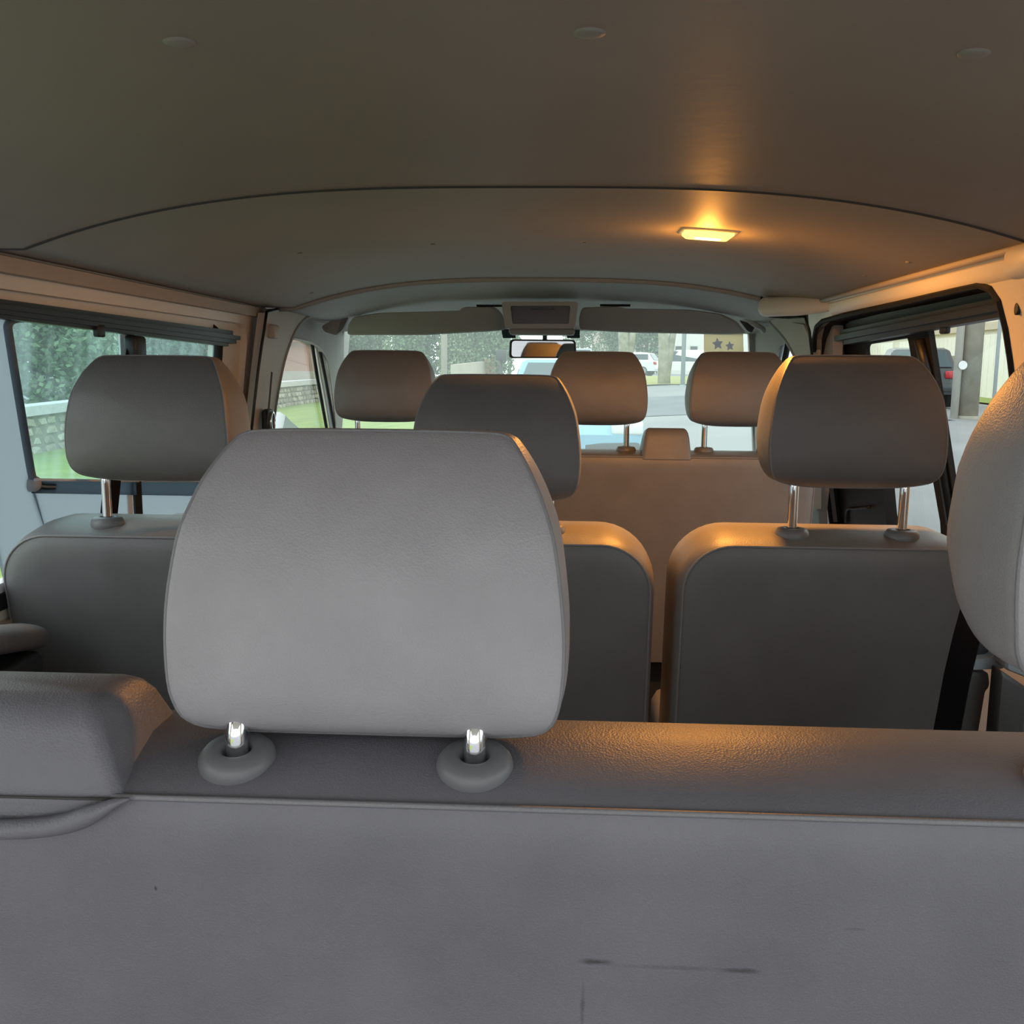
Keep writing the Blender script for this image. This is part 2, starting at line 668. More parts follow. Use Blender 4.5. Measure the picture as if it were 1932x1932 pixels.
# ---------- raised tailgate over the open rear end
d4 = thing('door_4', (0, REAR, ZA), kind='structure')
V, Fc = loft([[Vector((x, REAR - 0.02 - t * 1.05, ZA - 0.02 + t * 0.10 - 0.06 * abs(x / .8) ** 3)) for x in [-.8 + 1.6 * i / 12 for i in range(13)]] for t in (0, .3, .6, 1)], False)
mk('tailgate_lining', V, Fc, CREAM, d4)

# ---------- window 1 (left side)
w1 = thing('window_1', wyz(-1, 1.9, ZSW, 0.03), kind='structure')


def sheet(name, pts, th, m, parent, side=-1, off=0.03, label=None):
    V, Fc = plate(pts, [], Vector((side * th, 0, 0)))
    return mk(name, V, Fc, m, parent, False, label=label)


OG = 0.028


def W1(px, py, off=OG):
    return wp(-1, px, py, off)


# glass above the transom, painted pillar and panel around it made translucent to look daylit
zbar0, zbar1 = W1(200, 905).z, W1(200, 931).z
sheet('pane', [W1(12, 606), W1(60, 903), Vector((W1(0, 0).x, 0, 0)) if False else W1(400, 909), wyz(-1, yw1 + 0.01, ztw + 0.03, OG),
               wyz(-1, W1(12, 606).y, ztw + 0.03, OG)], 0.004, GLASS_L, w1)
pB = [W1(-64, 590), W1(10, 596), W1(60, 905), W1(82, 985), W1(105, 1110), W1(20, 1128), W1(0, 1041), W1(-20, 930)]
sheet('translucent_pillar', pB, 0.006, LIT_PAINT, w1, label='white pillar behind the side window, translucent to look daylit')
sheet('translucent_panel', [W1(62, 931), W1(400, 936), wyz(-1, yw1 + 0.01, ZSW - 0.01, OG), wyz(-1, W1(110, 1128).y, ZSW - 0.01, OG), W1(82, 990)], 0.006, LIT_PAINT, w1,
      label='pale painted panel below the side window, translucent to look daylit')
sheet('rear_pane', [W1(-64, 590), W1(-22, 930), W1(-2, 1041), W1(20, 1130), wyz(-1, 1.17, ZSW - 0.01, OG), wyz(-1, 1.17, ztw + 0.03, OG)], 0.004, GLASS, w1)
GASK = mat('grey_gasket', (0.10, 0.13, 0.16), 0.5)
gp = cr([W1(60, 600, 0.022), W1(30, 602, 0.022), W1(16, 612, 0.022), W1(18, 640, 0.022), W1(38, 765, 0.022), W1(57, 880, 0.022), W1(63, 905, 0.022), W1(72, 916, 0.022), W1(100, 918, 0.022)], 6)
V, Fc = tube(gp, 0.0068, 8)
mk('gasket', V, Fc, GASK, w1)
zc = (zbar0 + zbar1) / 2
V, Fc = plate([W1(66, 905, 0.016), W1(380, 909, 0.016), W1(380, 936, 0.016), W1(72, 931, 0.016)], [], Vector((-0.012, 0, 0)))
mk('transom', V, Fc, glass('skylit_rail', (0.10, 0.12, 0.14), 0.6, (0.25, 0.30, 0.345)), w1, False)  # bar made translucent so the sky outside brightens its inner face
V, Fc = tube([W1(66, 905, 0.014), W1(380, 909, 0.014)], 0.003, 6)
mk('transom_bead', V, Fc, mat('pale_bead', (0.5, 0.55, 0.6), 0.4), w1)
p = W1(66, 912, 0.02)
V, Fc = loft([[p + Vector((0.012 * h, 0.013 * s * math.cos(a), 0.015 * s * math.sin(a))) for a in [2 * math.pi * k / 14 for k in range(14)]] for (s, h) in ((1, -1), (1, 0), (.7, .6), (.2, .8))])
mk('latch', V, Fc, mat('latch_grey', (0.28, 0.29, 0.30), 0.5), w1)
# stepped black rail along the top edge; it falls slightly towards the front like the roof
ye = wp(-1, 436, 640).y


def rail(side, off, q0, q1, prof, name, parent):
    """q0, q1: (top, bottom) sight-line pairs near the camera and at the far end"""
    A0, B0 = wp(side, *q0[0], off), wp(side, *q0[1], off)
    A1, B1 = wp(side, *q1[0], off), wp(side, *q1[1], off)
    parts = []
    for (t0, t1, out, cut) in prof:
        V = []
        for (A, B, c) in ((A0, B0, 0), (A1, B1, cut)):
            d = (A0 - A1).normalized() * c
            a, b = A.lerp(B, t0) + d, A.lerp(B, t1) + d
            V += [a + Vector((-side * out, 0, 0)), a + Vector((side * 0.01, 0, 0)), b + Vector((side * 0.01, 0, 0)), b + Vector((-side * out, 0, 0))]
        parts.append((V, [(0, 1, 2, 3), (4, 7, 6, 5), (0, 4, 5, 1), (1, 5, 6, 2), (2, 6, 7, 3), (3, 7, 4, 0)]))
    V, Fc = join(*parts)
    return mk(name, V, Fc, BLACK, parent, False)


rail(-1, 0.010, ((-260, 530), (-260, 569)), ((440, 625), (440, 655)), ((0.0, 0.30, 0.010, 0.03), (0.30, 0.55, 0.020, 0.0), (0.55, 0.8, 0.014, 0.015), (0.8, 1.0, 0.008, 0.06)), 'top_rail', w1)
for px in (187,):
    p = wp(-1, px, 624, 0.0)
    V, Fc = box(p.x - 0.006, p.x + 0.006, p.y - 0.014, p.y + 0.014, p.z - 0.012, p.z + 0.012, 0.003)
    mk('rail_stop', V, Fc, BLACK, w1)
# sash divider
a, b = W1(243, 630, 0.02), W1(262, 1000, 0.02)
V, Fc = tube([a, b], 0.011, 4)
mk('sash_divider', V, Fc, RUBBER, w1, False)
a, b = W1(229, 630, 0.024), W1(247, 1000, 0.024)
V, Fc = tube([a, b], 0.007, 4)
mk('sash_bead', V, Fc, mat('sash_alloy', (0.55, 0.57, 0.6), 0.35), w1, False)
# front rubber edge
V, Fc = tube(cr([wyz(-1, yw1 - 0.06, ztw + 0.01, 0.022), wyz(-1, yw1 - 0.015, ztw - 0.005, 0.022), wyz(-1, yw1, ztw - 0.05, 0.022), wyz(-1, yw1 + 0.01, zbar0, 0.022), wyz(-1, yw1 + 0.01, ZSW, 0.022)], 5), 0.013, 6)
mk('front_rubber', V, Fc, RUBBER, w1)
# sill: white strip over a black seal
V, Fc = obox(wyz(-1, 1.75, ZSW + 0.004, 0.016), Vector((1, 0, 0)), Vector((0, 1, 0)), Vector((0, 0, 1)), 0.012, 0.6, 0.008)
mk('sill', V, Fc, WHITE, w1, False)
V, Fc = obox(wyz(-1, 1.75, ZSW - 0.018, 0.010), Vector((1, 0, 0)), Vector((0, 1, 0)), Vector((0, 0, 1)), 0.014, 0.6, 0.013)
mk('sill_seal', V, Fc, RUBBER, w1, False)
# rear quarter pane on the left
w4 = thing('window_4', wyz(-1, 0.6, ZSILL_L, 0.01), kind='structure')
V, Fc = plate(hq, [], Vector((-0.004, 0, 0)))
mk('pane', [v + Vector((-0.008, 0, 0)) for v in V], Fc, GLASS, w4, False)

# ---------- right wall with the sliding-door opening
wr = thing('wall_right', (0.83, 1.4, FLOOR), kind='structure')
outer = [wyz(1, REAR, FLOOR), wyz(1, wp(1, 1545, 985).y, FLOOR), wp(1, 1545, 985), wp(1, 1530, 760), wp(1, 1528, 640), wyz(1, wp(1, 1528, 580).y, ZROOF), wyz(1, REAR, ZROOF)]
RO = [wp(1, 1552, 606), wp(1, 1600, 593), wp(1, 1700, 571), wp(1, 1800, 547), wp(1, 1848, 537), wp(1, 1871, 546), wp(1, 1886, 568), wp(1, 1899, 620), wp(1, 1908, 680),
      wp(1, 1922, 800)]
yr0 = wp(1, 1922, 800).y
ytop = wp(1, 1537, 640).y
RO = [Vector(p) for p in RO]
ylow = wp(1, 1568, 985).y
RO += [wyz(1, yr0 - 0.02, H - 0.45), wyz(1, yr0 - 0.02, FLOOR + 0.06), wyz(1, ylow, FLOOR + 0.06), wp(1, 1568, 985), wp(1, 1540, 760), wp(1, 1536, 690), wp(1, 1536, 640), wp(1, 1541, 616)]
hqr = rounded([wyz(1, 0.15, H - 0.34), wyz(1, 1.02, H - 0.34), wyz(1, 1.02, H + 0.11), wyz(1, 0.15, H + 0.11)], 0.075)
V, Fc = plate(outer, [RO, hqr], Vector((0.02, 0, 0)))
mk('inner_skin', V, Fc, CREAM, wr, False)
w5 = thing('window_5', wyz(1, 0.6, H - 0.34, 0.01), kind='structure')
V, Fc = plate(hqr, [], Vector((0.004, 0, 0)))
mk('pane', [v + Vector((0.008, 0, 0)) for v in V], Fc, GLASS, w5, False)
# dark seal that lines the opening: sides run outwards to the door
V, Fc = join(loft([[p + Vector((d, 0, 0)) for p in RO] for d in (0.001, 0.03, 0.075)], True, False, False), tube(RO, 0.0065, 6, closed=True))
mk('door_seal', V, Fc, RUBBER, wr, False)
# pressed channel above the door: a raised moulding in cream paint
V, Fc = loft([[wyz(1, y, z, -o) for (z, o) in ((ZE - 0.008, 0.0), (ZE - 0.011, 0.004), (ZE - 0.026, 0.006), (ZE - 0.034, 0.004), (ZE - 0.038, 0.0))] for y in (1.36, 1.38, 2.3, 2.42, 2.46)], False)
mk('pressed_rail', V, Fc, CREAM, wr, True, 50)
V, Fc = tube([wyz(1, y, ZE - 0.001, -0.008) for y in (REAR, 1.0, 1.7, 2.2, 2.55)], 0.006, 6)
mk('roof_edge', V, Fc, TAUPE, wr)
p = wp(1, 1918, 583, -0.002)
V, Fc = loft([[p + Vector((h, 0.006 * s * math.cos(a), 0.009 * s * math.sin(a))) for a in [2 * math.pi * k / 14 for k in range(14)]] for (s, h) in ((1, 0.004), (1, -0.001), (.7, -.001))])
mk('plug_hole', V, Fc, BLACK, wr)
# bracket cover high on the rear pillar
V, Fc = loft([rrect(0, 1, 0, 1, 0.2, 0, 3)] * 2)
p = wp(1, 1908, 488, -0.01)
V, Fc = box(p.x - 0.014, p.x + 0.02, p.y - 0.13, p.y - 0.0, p.z - 0.03, p.z + 0.016, 0.012)
mk('pillar_cover', V, Fc, CREAM, wr)
V, Fc = plate([wyz(1, REAR, FLOOR, -0.012), wyz(1, yr0 - 0.05, FLOOR, -0.012), wyz(1, yr0 - 0.05, H - 0.40, -0.012), wyz(1, REAR, H - 0.40, -0.012)], [], Vector((0.012, 0, 0)))
mk('lower_trim', V, Fc, MATS['tan_trim'], wr, False)

# ---------- sliding door, set outboard of the opening
DO = 0.075
d1 = thing('door_1', wyz(1, 2.1, FLOOR, DO), kind='structure')


def D(px, py, off=DO):
    return wp(1, px, py, off)


zdt = RO[4].z + 0.05
paneA = rounded([D(1633, 650), D(1716, 637), D(1777, 985), D(1780, 1040), D(1700, 1046)], [0.03, 0.01, 0, 0.03, 0.07], 6)
paneB = rounded([D(1754, 618), D(1893, 600), D(1930, 830), D(1960, 1046), D(1820, 1046)], [0.006, 0.006, 0, 0.03, 0.03], 4)
dout = [wyz(1, 3.3, FLOOR, DO), wyz(1, 3.3, H - 0.35, DO), wyz(1, ytop + 0.12, zdt, DO), wyz(1, yr0 - 0.4, zdt, DO), wyz(1, yr0 - 0.4, FLOOR, DO)]
ga = [D(1600, 640), D(1660, 636), D(1750, 612), D(1905, 585), D(1945, 830), D(1975, 1060), D(1660, 1062)]
V, Fc = plate(dout, [ga], Vector((0.03, 0, 0)))
mk('door_skin', V, Fc, CREAM, d1, False)
ga2 = [g + Vector((-0.004, 0, 0)) for g in [D(1592, 632), D(1660, 628), D(1750, 604), D(1910, 577), D(1952, 830), D(1985, 1068), D(1645, 1070)]]
V, Fc = plate(ga2, [[g + Vector((-0.004, 0, 0)) for g in paneA], [g + Vector((-0.004, 0, 0)) for g in paneB]], Vector((0.012, 0, 0)))
mk('window_frame', V, Fc, RUBBER, d1, False)
for nm, pp in (('pane', paneA), ('pane', paneB)):
    V, Fc = plate([g + Vector((0.004, 0, 0)) for g in pp], [], Vector((0.004, 0, 0)))
    mk(nm, V, Fc, GLASS, d1, False)
V, Fc = plate([D(1540, 530, DO - 0.008), D(1925, 430, DO - 0.008), D(1935, 590, DO - 0.008), D(1750, 616, DO - 0.008), D(1650, 640, DO - 0.008), D(1612, 632, DO - 0.008), D(1548, 645, DO - 0.008)], [], Vector((0.006, 0, 0)))
mk('header_plate', V, Fc, mat('header_dark', (0.05, 0.045, 0.042), .5), d1, False)  # dark plate laid over the cream door skin above the window
# stepped rail across the top of the door window
rail(1, DO - 0.02, ((1960, 548), (1960, 588)), ((1590, 624), (1590, 652)), ((0.0, 0.35, 0.012, 0.015), (0.35, 0.7, 0.022, 0.0), (0.7, 1.0, 0.012, 0.05)), 'top_rail', d1)
p = D(1783, 618, DO - 0.02)
V, Fc = box(p.x - 0.006, p.x + 0.006, p.y - 0.014, p.y + 0.014, p.z - 0.012, p.z + 0.010, 0.003)
mk('rail_stop', V, Fc, BLACK, d1)
# sash post between the panes, with its raised channel
V, Fc = tube([D(1735, 640, DO - 0.012), D(1750, 700, DO - 0.012), D(1796, 990, DO - 0.012)], 0.012, 6)
mk('sash_post', V, Fc, BLACK, d1)
# dark inner box of the door below the glass
a, b = D(1572, 930, 0.02), D(1668, 930, 0.02)
V, Fc = plate([D(1575, 905, 0.03), D(1664, 905, 0.03), D(1680, 1060, 0.03), D(1560, 1060, 0.03)], [], Vector((0.03, 0, 0)))
mk('door_pocket', V, Fc, BLACK, d1, False)
V, Fc = tube(cr([D(1596, 985, 0.024), D(1598, 962, 0.024), D(1612, 960, 0.024), D(1640, 957, 0.024)], 5), 0.004, 6)
mk('pull_handle', V, Fc, DARKGREY, d1)

# ---------- cab: side panels with the front door windows


def cabx(s, y, z):
    k = 0.10
    return s * ((0.80 - 0.005 * (y - BP) if s < 0 else 0.772 + 0.02 * (y - BP)) - k * (z - H))


def cab_plane(s):
    a, b, c = Vector((cabx(s, 2.7, H), 2.7, H)), Vector((cabx(s, 3.7, H), 3.7, H)), Vector((cabx(s, 2.7, H + .3), 2.7, H + .3))
    return a, (b - a).cross(c - a).normalized()


def CP(s, px, py, off=0.0):
    p, n = cab_plane(s)
    return atpl(px, py, p + Vector((s * off, 0, 0)), n)


def cyz(s, y, z, off=0.0):
    return Vector((cabx(s, y, z) + s * off, y, z))


d2 = thing('door_2', cyz(-1, 3.2, FLOOR), kind='structure')
win = [CP(-1, *q) for q in ((545, 641), (552, 638), (568, 641), (588, 647), (606, 661), (618, 686), (627, 750), (637, 835), (506, 835), (513, 790), (520, 745), (528, 700), (536, 665))]
outer = [cyz(-1, BP, FLOOR), cyz(-1, 3.9, FLOOR), cyz(-1, 3.9, H + 0.155), cyz(-1, BP, H + 0.20)]
V, Fc = plate(outer, [win], Vector((-0.025, 0, 0)))
mk('door_panel', V, Fc, CABLINING, d2, False)
V, Fc = plate([w + Vector((-0.015, 0, 0)) for w in win], [], Vector((-0.004, 0, 0)))
mk('pane', V, Fc, GLASS, d2, False)
V, Fc = tube([CP(-1, *q, 0.006) for q in ((596, 656), (605, 708), (614, 757), (628, 835))], 0.0052, 6)
mk('quarter_bar', V, Fc, mat('bar_alloy', (0.62, 0.60, 0.58), 0.4), d2)
for dx in (-7, 8):
    V, Fc = tube([CP(-1, q[0] + dx, q[1], 0.006) for q in ((596, 656 + dx), (605, 708), (614, 757), (628, 835))], 0.0060, 6)
    mk('quarter_rubber', V, Fc, RUBBER, d2)
V, Fc = tube(cr([CP(-1, *q, 0.0) for q in ((552, 638), (568, 641), (588, 647), (606, 661), (618, 686), (627, 750), (637, 835))], 4), 0.004, 6)
mk('window_bead', V, Fc, mat('pale_bead2', (0.55, 0.5, 0.46), 0.5), d2)
# B-pillar and door-top trim, left: a curved taupe panel with a lighter inner edge
p = [CP(-1, *q, -0.03) for q in ((500, 590), (560, 575), (617, 563), (622, 568), (606, 582), (586, 594), (570, 606), (556, 624), (543, 655), (533, 690), (524, 735), (517, 780), (511, 830), (474, 830), (480, 760), (488, 690))]
V, Fc = plate(p, [], Vector((-0.02, 0, 0)))
mk('pillar_trim', V, Fc, TAUPE, d2, False)
V, Fc = tube(cr([CP(-1, *q, -0.028) for q in ((620, 567), (606, 582), (586, 594), (570, 606), (556, 624), (543, 655), (533, 690), (524, 735), (517, 780), (511, 830))], 4), 0.007, 8)
mk('trim_edge', V, Fc, CABLINING, d2)
V, Fc = tube([CP(-1, *q, -0.034) for q in ((622, 560), (560, 574), (503, 589), (499, 620), (494, 650), (487, 700), (480, 760), (474, 815))], 0.0042, 6)
mk('gap_seal', V, Fc, BLACK, d2)
q = CP(-1, 514, 625, -0.035)
V, Fc = box(q.x - 0.01, q.x + 0.012, q.y - 0.02, q.y + 0.03, q.z - 0.02, q.z + 0.018, 0.005)
mk('anchor_cover', V, Fc, TAUPE, d2)

d3 = thing('door_3', cyz(1, 3.2, FLOOR), kind='structure')
win = [CP(1, *q) for q in ((1462, 672), (1470, 656), (1481, 643), (1488, 638), (1496, 652), (1503, 672), (1512, 720), (1530, 835), (1440, 835), (1450, 720))]
outer = [cyz(1, BP + 0.14, FLOOR), cyz(1, 3.9, FLOOR), cyz(1, 3.9, H + 0.155), cyz(1, BP - 0.15, H + 0.20), cyz(1, BP - 0.1, H + 0.02), cyz(1, BP + 0.14, H - 0.40)]
V, Fc = plate(outer, [win], Vector((0.025, 0, 0)))
mk('door_panel', V, Fc, CABLINING, d3, False)
V, Fc = plate([w + Vector((0.012, 0, 0)) for w in win], [], Vector((0.004, 0, 0)))
mk('pane', V, Fc, GLASS, d3, False)
V, Fc = tube([CP(1, *q, 0.008) for q in ((1489, 640), (1478, 690), (1470, 780), (1466, 835))], 0.010, 6)
mk('quarter_rubber', V, Fc, RUBBER, d3)
V, Fc = tube([CP(1, *q, 0.008) for q in ((1478, 650), (1468, 690), (1458, 780))], 0.006, 6)
mk('quarter_bar', V, Fc, BLUEGREY, d3)
p = [CP(1, *q, -0.03) for q in ((1407, 556), (1438, 560), (1452, 596), (1520, 596), (1533, 640), (1536, 700), (1536, 960), (1520, 960), (1522, 800), (1512, 720), (1502, 675), (1488, 648), (1470, 625), (1445, 600), (1424, 578))]
V, Fc = plate(p, [], Vector((0.02, 0, 0)))
mk('pillar_trim', V, Fc, TAUPE, d3, False)
V, Fc = tube(cr([CP(1, *q, -0.026) for q in ((1407, 556), (1424, 578), (1445, 600), (1470, 625), (1488, 648), (1502, 675), (1512, 720), (1520, 800))], 4), 0.008, 8)
mk('trim_edge', V, Fc, CABLINING, d3)
# rounded roof-rail cover over the passenger door
a, b = at(1441, 579, 2.74), at(1578, 576, 2.44)
axis = (b - a)
rings = []
for t, s in ((0, 0.2), (0.001, 0.93), (0.02, 1.0), (0.06, 1.03), (0.5, 0.95), (0.8, 0.72), (0.95, 0.5), (1.0, 0.3)):
    c = a + axis * t
    rr = 0.0255 * s
    rings.append([c + Vector((0.7 * rr * math.cos(q), 0, rr * math.sin(q))) for q in [2 * math.pi * k / 16 for k in range(16)]])
V, Fc = loft(rings)
mk('roof_rail_cover', V, Fc, CREAM, d3)
V, Fc = tube([at(*q, y_) for (q, y_) in (((1437, 558), 2.77), ((1438, 578), 2.76), ((1452, 597), 2.75), ((1490, 599), 2.70), ((1519, 598), 2.64), ((1527, 625), 2.64), ((1533, 680), 2.68))], 0.004, 6)
mk('gap_seal', V, Fc, BLACK, d3)
V, Fc = plate(rounded([CP(1, *q, -0.036) for q in ((1493, 609), (1516, 612), (1526, 636), (1508, 635), (1499, 626))], 0), [], Vector((0.008, 0, 0)))
mk('anchor_cover', V, Fc, TAUPE, d3, False)

# ---------- front wall (windscreen frame), header lining


def fy(z):
    return 3.78 + (H + 0.12 - z) * 0.35


def FP(px, py, off=0.0):
    n = Vector((0, 1, 0.35)).normalized()
    return atpl(px, py, Vector((0, 3.78 + off, H + 0.12)), n)


wf = thing('wall_front', (0, 3.9, FLOOR), kind='structure')
out = [FP(*q) for q in ((636, 600), (640, 575), (1030, 560), (1410, 575), (1422, 600), (1436, 960), (622, 960))]
hole = rounded([FP(*q) for q in ((648, 606), (1412, 606), (1424, 900), (634, 900))], [0.06, 0.06, 0.08, 0.08], 6)
V, Fc = plate(out, [hole], Vector((0, 0.03, 0)))
mk('windscreen_frame', V, Fc, CABLINING, wf, False)
zl = FP(966, 960).z
V, Fc = box(-0.78, 0.78, fy(zl) - 0.0, fy(zl) + 0.05, FLOOR, zl + 0.02)
mk('bulkhead', V, Fc, MIDGREY, wf, False)
w2 = thing('window_2', FP(1030, 900, 0.02), kind='structure')
V, Fc = plate([h + Vector((0, 0.018, 0)) for h in hole], [], Vector((0, 0.005, 0)))
mk('windscreen', V, Fc, GLASS_F, w2, False)
for px in (957, 1078):
    V, Fc = plate([FP(px - 14, 608, 0.012), FP(px + 16, 608, 0.012), FP(px + 16, 638, 0.012), FP(px - 8, 638, 0.012)], [], Vector((0, 0.004, 0)))
    mk('shade_patch', V, Fc, mat('dark_band', (0.03, 0.05, 0.06), 0.3), w2, False)
# header lining between the roof and the windscreen
rings = []
for (t, yy) in ((0, HEAD_Y), (0.2, 2.98), (0.4, 3.15), (0.6, 3.36), (0.8, 3.58), (0.92, 3.70), (1.0, 3.79)):
    ring = []
    for i in range(41):
        u = -1 + 2 * i / 40
        x0 = 0.81 * u
        z0 = cz(x0, HEAD_Y) - 0.004
        x1 = 0.81 * u
        z1 = H + 0.150 - 0.012 * abs(u) ** 4
        e = t ** 3
        ring.append(Vector((x0 + (x1 - x0) * t, yy, z0 + (z1 - z0) * e)))
    rings.append(ring)
V, Fc = loft(rings, False)
mk('header_lining', V, Fc, CABLINING, wf)
# dashboard under the windscreen
ds = thing('dashboard', (0, 3.6, FLOOR), 'dark grey dashboard under the windscreen, mostly behind the front seats', 'dashboard')
rings = []
for x in (-0.74, -0.72, -0.3, 0.3, 0.72, 0.74):
    s = 0.97 if abs(x) > 0.73 else 1
    rings.append([Vector((x, y, z)) for (y, z) in ((3.45, 1.0), (3.40, 1.22), (3.46, 1.31 * s), (3.62, 1.36 * s), (3.92, 1.34 * s), (3.92, 0.95))])
V, Fc = loft(rings)
mk('dash_body', V, Fc, MIDGREY, ds, True, 35)
V, Fc = box(-0.56, -0.28, 3.42, 3.58, 1.33, 1.395, 0.02)
mk('instrument_hood', V, Fc, DARKGREY, ds)

# ---------- seats -------------------------------------------------------------------------------
HR_OUT = [(0.0, 0.0), (0.40, 0.004), (0.66, 0.022), (0.86, 0.055), (0.945, 0.105), (0.985, 0.19), (1.0, 0.32), (0.99, 0.46), (0.945, 0.67),
          (0.885, 0.79), (0.82, 0.88), (0.745, 0.955), (0.695, 0.985), (0.60, 0.996), (0.30, 1.0)]
Y_REAR = [(0, 0.040), (0.025, 0.027), (0.06, 0.014), (0.11, 0.005), (0.2, 0.0), (0.5, 0.002), (0.7, 0.011), (0.85, 0.026), (0.94, 0.041), (1.0, 0.055)]
Y_FRONT = [(0, 0.062), (0.06, 0.075), (0.18, 0.105), (0.38, 0.130), (0.6, 0.130), (0.8, 0.113), (0.92, 0.098), (1.0, 0.082)]


def headrest(seat, xc, yr, zb, zt, w=0.27, posts=True, zguide=None, yguide=None, tilt=0.0, pshift=0.0, ps=0.0825, gt=0.0, label=None, m=None, mp=None):
    hw, hh = w / 2, zt - zb
    half = cr([Vector((a, b, 0)) for (a, b) in HR_OUT], 3)
    loop = [(p.x, p.y) for p in half] + [(-p.x, p.y) for p in reversed(half[1:])]
    zc = 0.5
    sk = hh / 0.2

    def P(u, v, y, s=1.0, sx=1.0):
        uu = u * s * sx
        vv = zc + (v - zc) * s
        return Vector((xc + uu * hw, yr + y + tilt * (1 - vv) * hh, zb + vv * hh))

    rings = []
    for s in (0.02, 0.3, 0.6, 0.8, 0.9, 0.96, 0.99):
        rings.append([P(u, v, lerp_table(Y_REAR, zc + (v - zc) * s) - 0.007 * (1 - s ** 3), s) for (u, v) in loop])
    edge = [P(u, v, lerp_table(Y_REAR, v) + 0.001, 1.0) for (u, v) in loop]
    rings.append(edge)
    for t in (0.12, 0.35, 0.6, 0.82, 0.94):
        g = 1.0 + 0.035 * math.sin(math.pi * t) if t < 0.9 else 0.995
        rings.append([P(u, v, lerp_table(Y_REAR, v) * (1 - t) + lerp_table(Y_FRONT, v) * t, 1.0, g) for (u, v) in loop])
    for s in (0.95, 0.8, 0.5, 0.02):
        rings.append([P(u, v, lerp_table(Y_FRONT, zc + (v - zc) * s) + 0.008 * (1 - s * s), s) for (u, v) in loop])
    V, Fc = loft(rings)
    h = mk('headrest', V, Fc, m or VINYL, seat, True, 70)
    if label:
        h['label'] = label
    V, Fc = tube(edge, 0.0013, 6, closed=True)
    mk('piping', V, Fc, PIPING, h)
    if posts:
        for sx in (-1, 1):
            x = xc + sx * ps + pshift
            yb, zg = yguide, zguide
            pts = [Vector((x, yb + 0.030, zb + 0.034)), Vector((x, yb + 0.010, zb + 0.026)), Vector((x, yb, zb + 0.010)), Vector((x, yb, zb * .5 + zg * .5)), Vector((x, yb, zg - 0.03))]
            V, Fc = tube(cr(pts, 4), 0.0077, 14)
            mk('post', V, Fc, CHROME, h, label='chrome headrest post')
            c = Vector((x, yb, zg))
            GT = Matrix.Rotation(R(gt), 3, 'X')
            prof = ((0.0265, -0.012), (0.0268, 0.000), (0.0258, 0.0055), (0.0225, 0.0095), (0.0135, 0.0108), (0.0108, 0.0095), (0.0100, -0.004))
            V, Fc = loft([[c + GT @ Vector((r_ * math.cos(a), r_ * math.sin(a), z_)) for a in [2 * math.pi * k / 28 for k in range(28)]] for (r_, z_) in prof])
            mk('headrest_guide', V, Fc, GUIDE, seat)
    return h


def bloop(x0, x1, zb, zt, r, y, rake, zref):
    P = []
    for i in range(12):
        P.append((x0, zb + (zt - r - zb) * i / 12))
    for i in range(10):
        a = math.pi - (math.pi / 2) * i / 10
        P.append((x0 + r + r * math.cos(a), zt - r + r * math.sin(a)))
    for i in range(24):
        P.append((x0 + r + (x1 - x0 - 2 * r) * i / 24, zt))
    for i in range(10):
        a = math.pi / 2 - (math.pi / 2) * i / 10
        P.append((x1 - r + r * math.cos(a), zt - r + r * math.sin(a)))
    for i in range(12):
        P.append((x1, zt - r - (zt - r - zb) * i / 12))
    for i in range(16):
        P.append((x1 - (x1 - x0) * i / 16, zb))
    return [Vector((x, y + rake * (zref - z), z)) for (x, z) in P]


def backrest(seat, x0, x1, y, zt, zb, depth, r, rise=0.012, rake=0.18, m=None, flare=0.012, mtop=None):
    """rear panel bounded by a piped seam, then the band that wraps over the top to the front"""
    B = lambda d, dy, dz, rr: bloop(x0 + d, x1 - d, zb, zt - max(d, 0) + dz, max(rr, 0.02), y + dy, rake, zt)
    back = [B(0.16, -0.008, 0, r - 0.1), B(0.09, -0.009, 0, r - 0.06), B(0.045, -0.0095, 0, r - 0.03), B(0.022, -0.0085, 0, r - 0.015), B(0.009, -0.005, 0, r - 0.006), B(0.0, 0.0, 0, r)]
    V, Fc = loft(back, True, True, False)
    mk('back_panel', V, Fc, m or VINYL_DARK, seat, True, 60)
    seam = back[-1]
    band = [B(0.001, 0.001, 0, r), B(-0.004, 0.007, 0.003, r), B(-flare * .7, 0.03, rise * .6, r + .01), B(-flare, depth * .5, rise, r + .015), B(-flare, depth * .8, rise, r + .015),
            B(-flare * .4, depth * .95, rise - 0.012, r + .012), B(0.02, depth, rise - 0.05, r)]
    V, Fc = loft(band, True, False, True)
    b = mk('backrest', V, Fc, mtop or m or VINYL, seat, True, 60)
    V, Fc = tube([p + Vector((0, -0.0005, 0.001)) for p in seam[:-16]], 0.0022, 6)
    mk('piping', V, Fc, PIPING, b)
    return b


def cushion(seat, x0, x1, y0, y1, zt, m=None):
    V, Fc = box(x0, x1, y0, y1, zt - 0.13, zt, 0.03)
    mk('seat_cushion', V, Fc, m or VINYL, seat)
    V, Fc = box(x0 + 0.06, x1 - 0.06, y0 + 0.05, y1 - 0.12, FLOOR + 0.001, zt - 0.128)
    mk('seat_base', V, Fc, DARKGREY, seat, False)


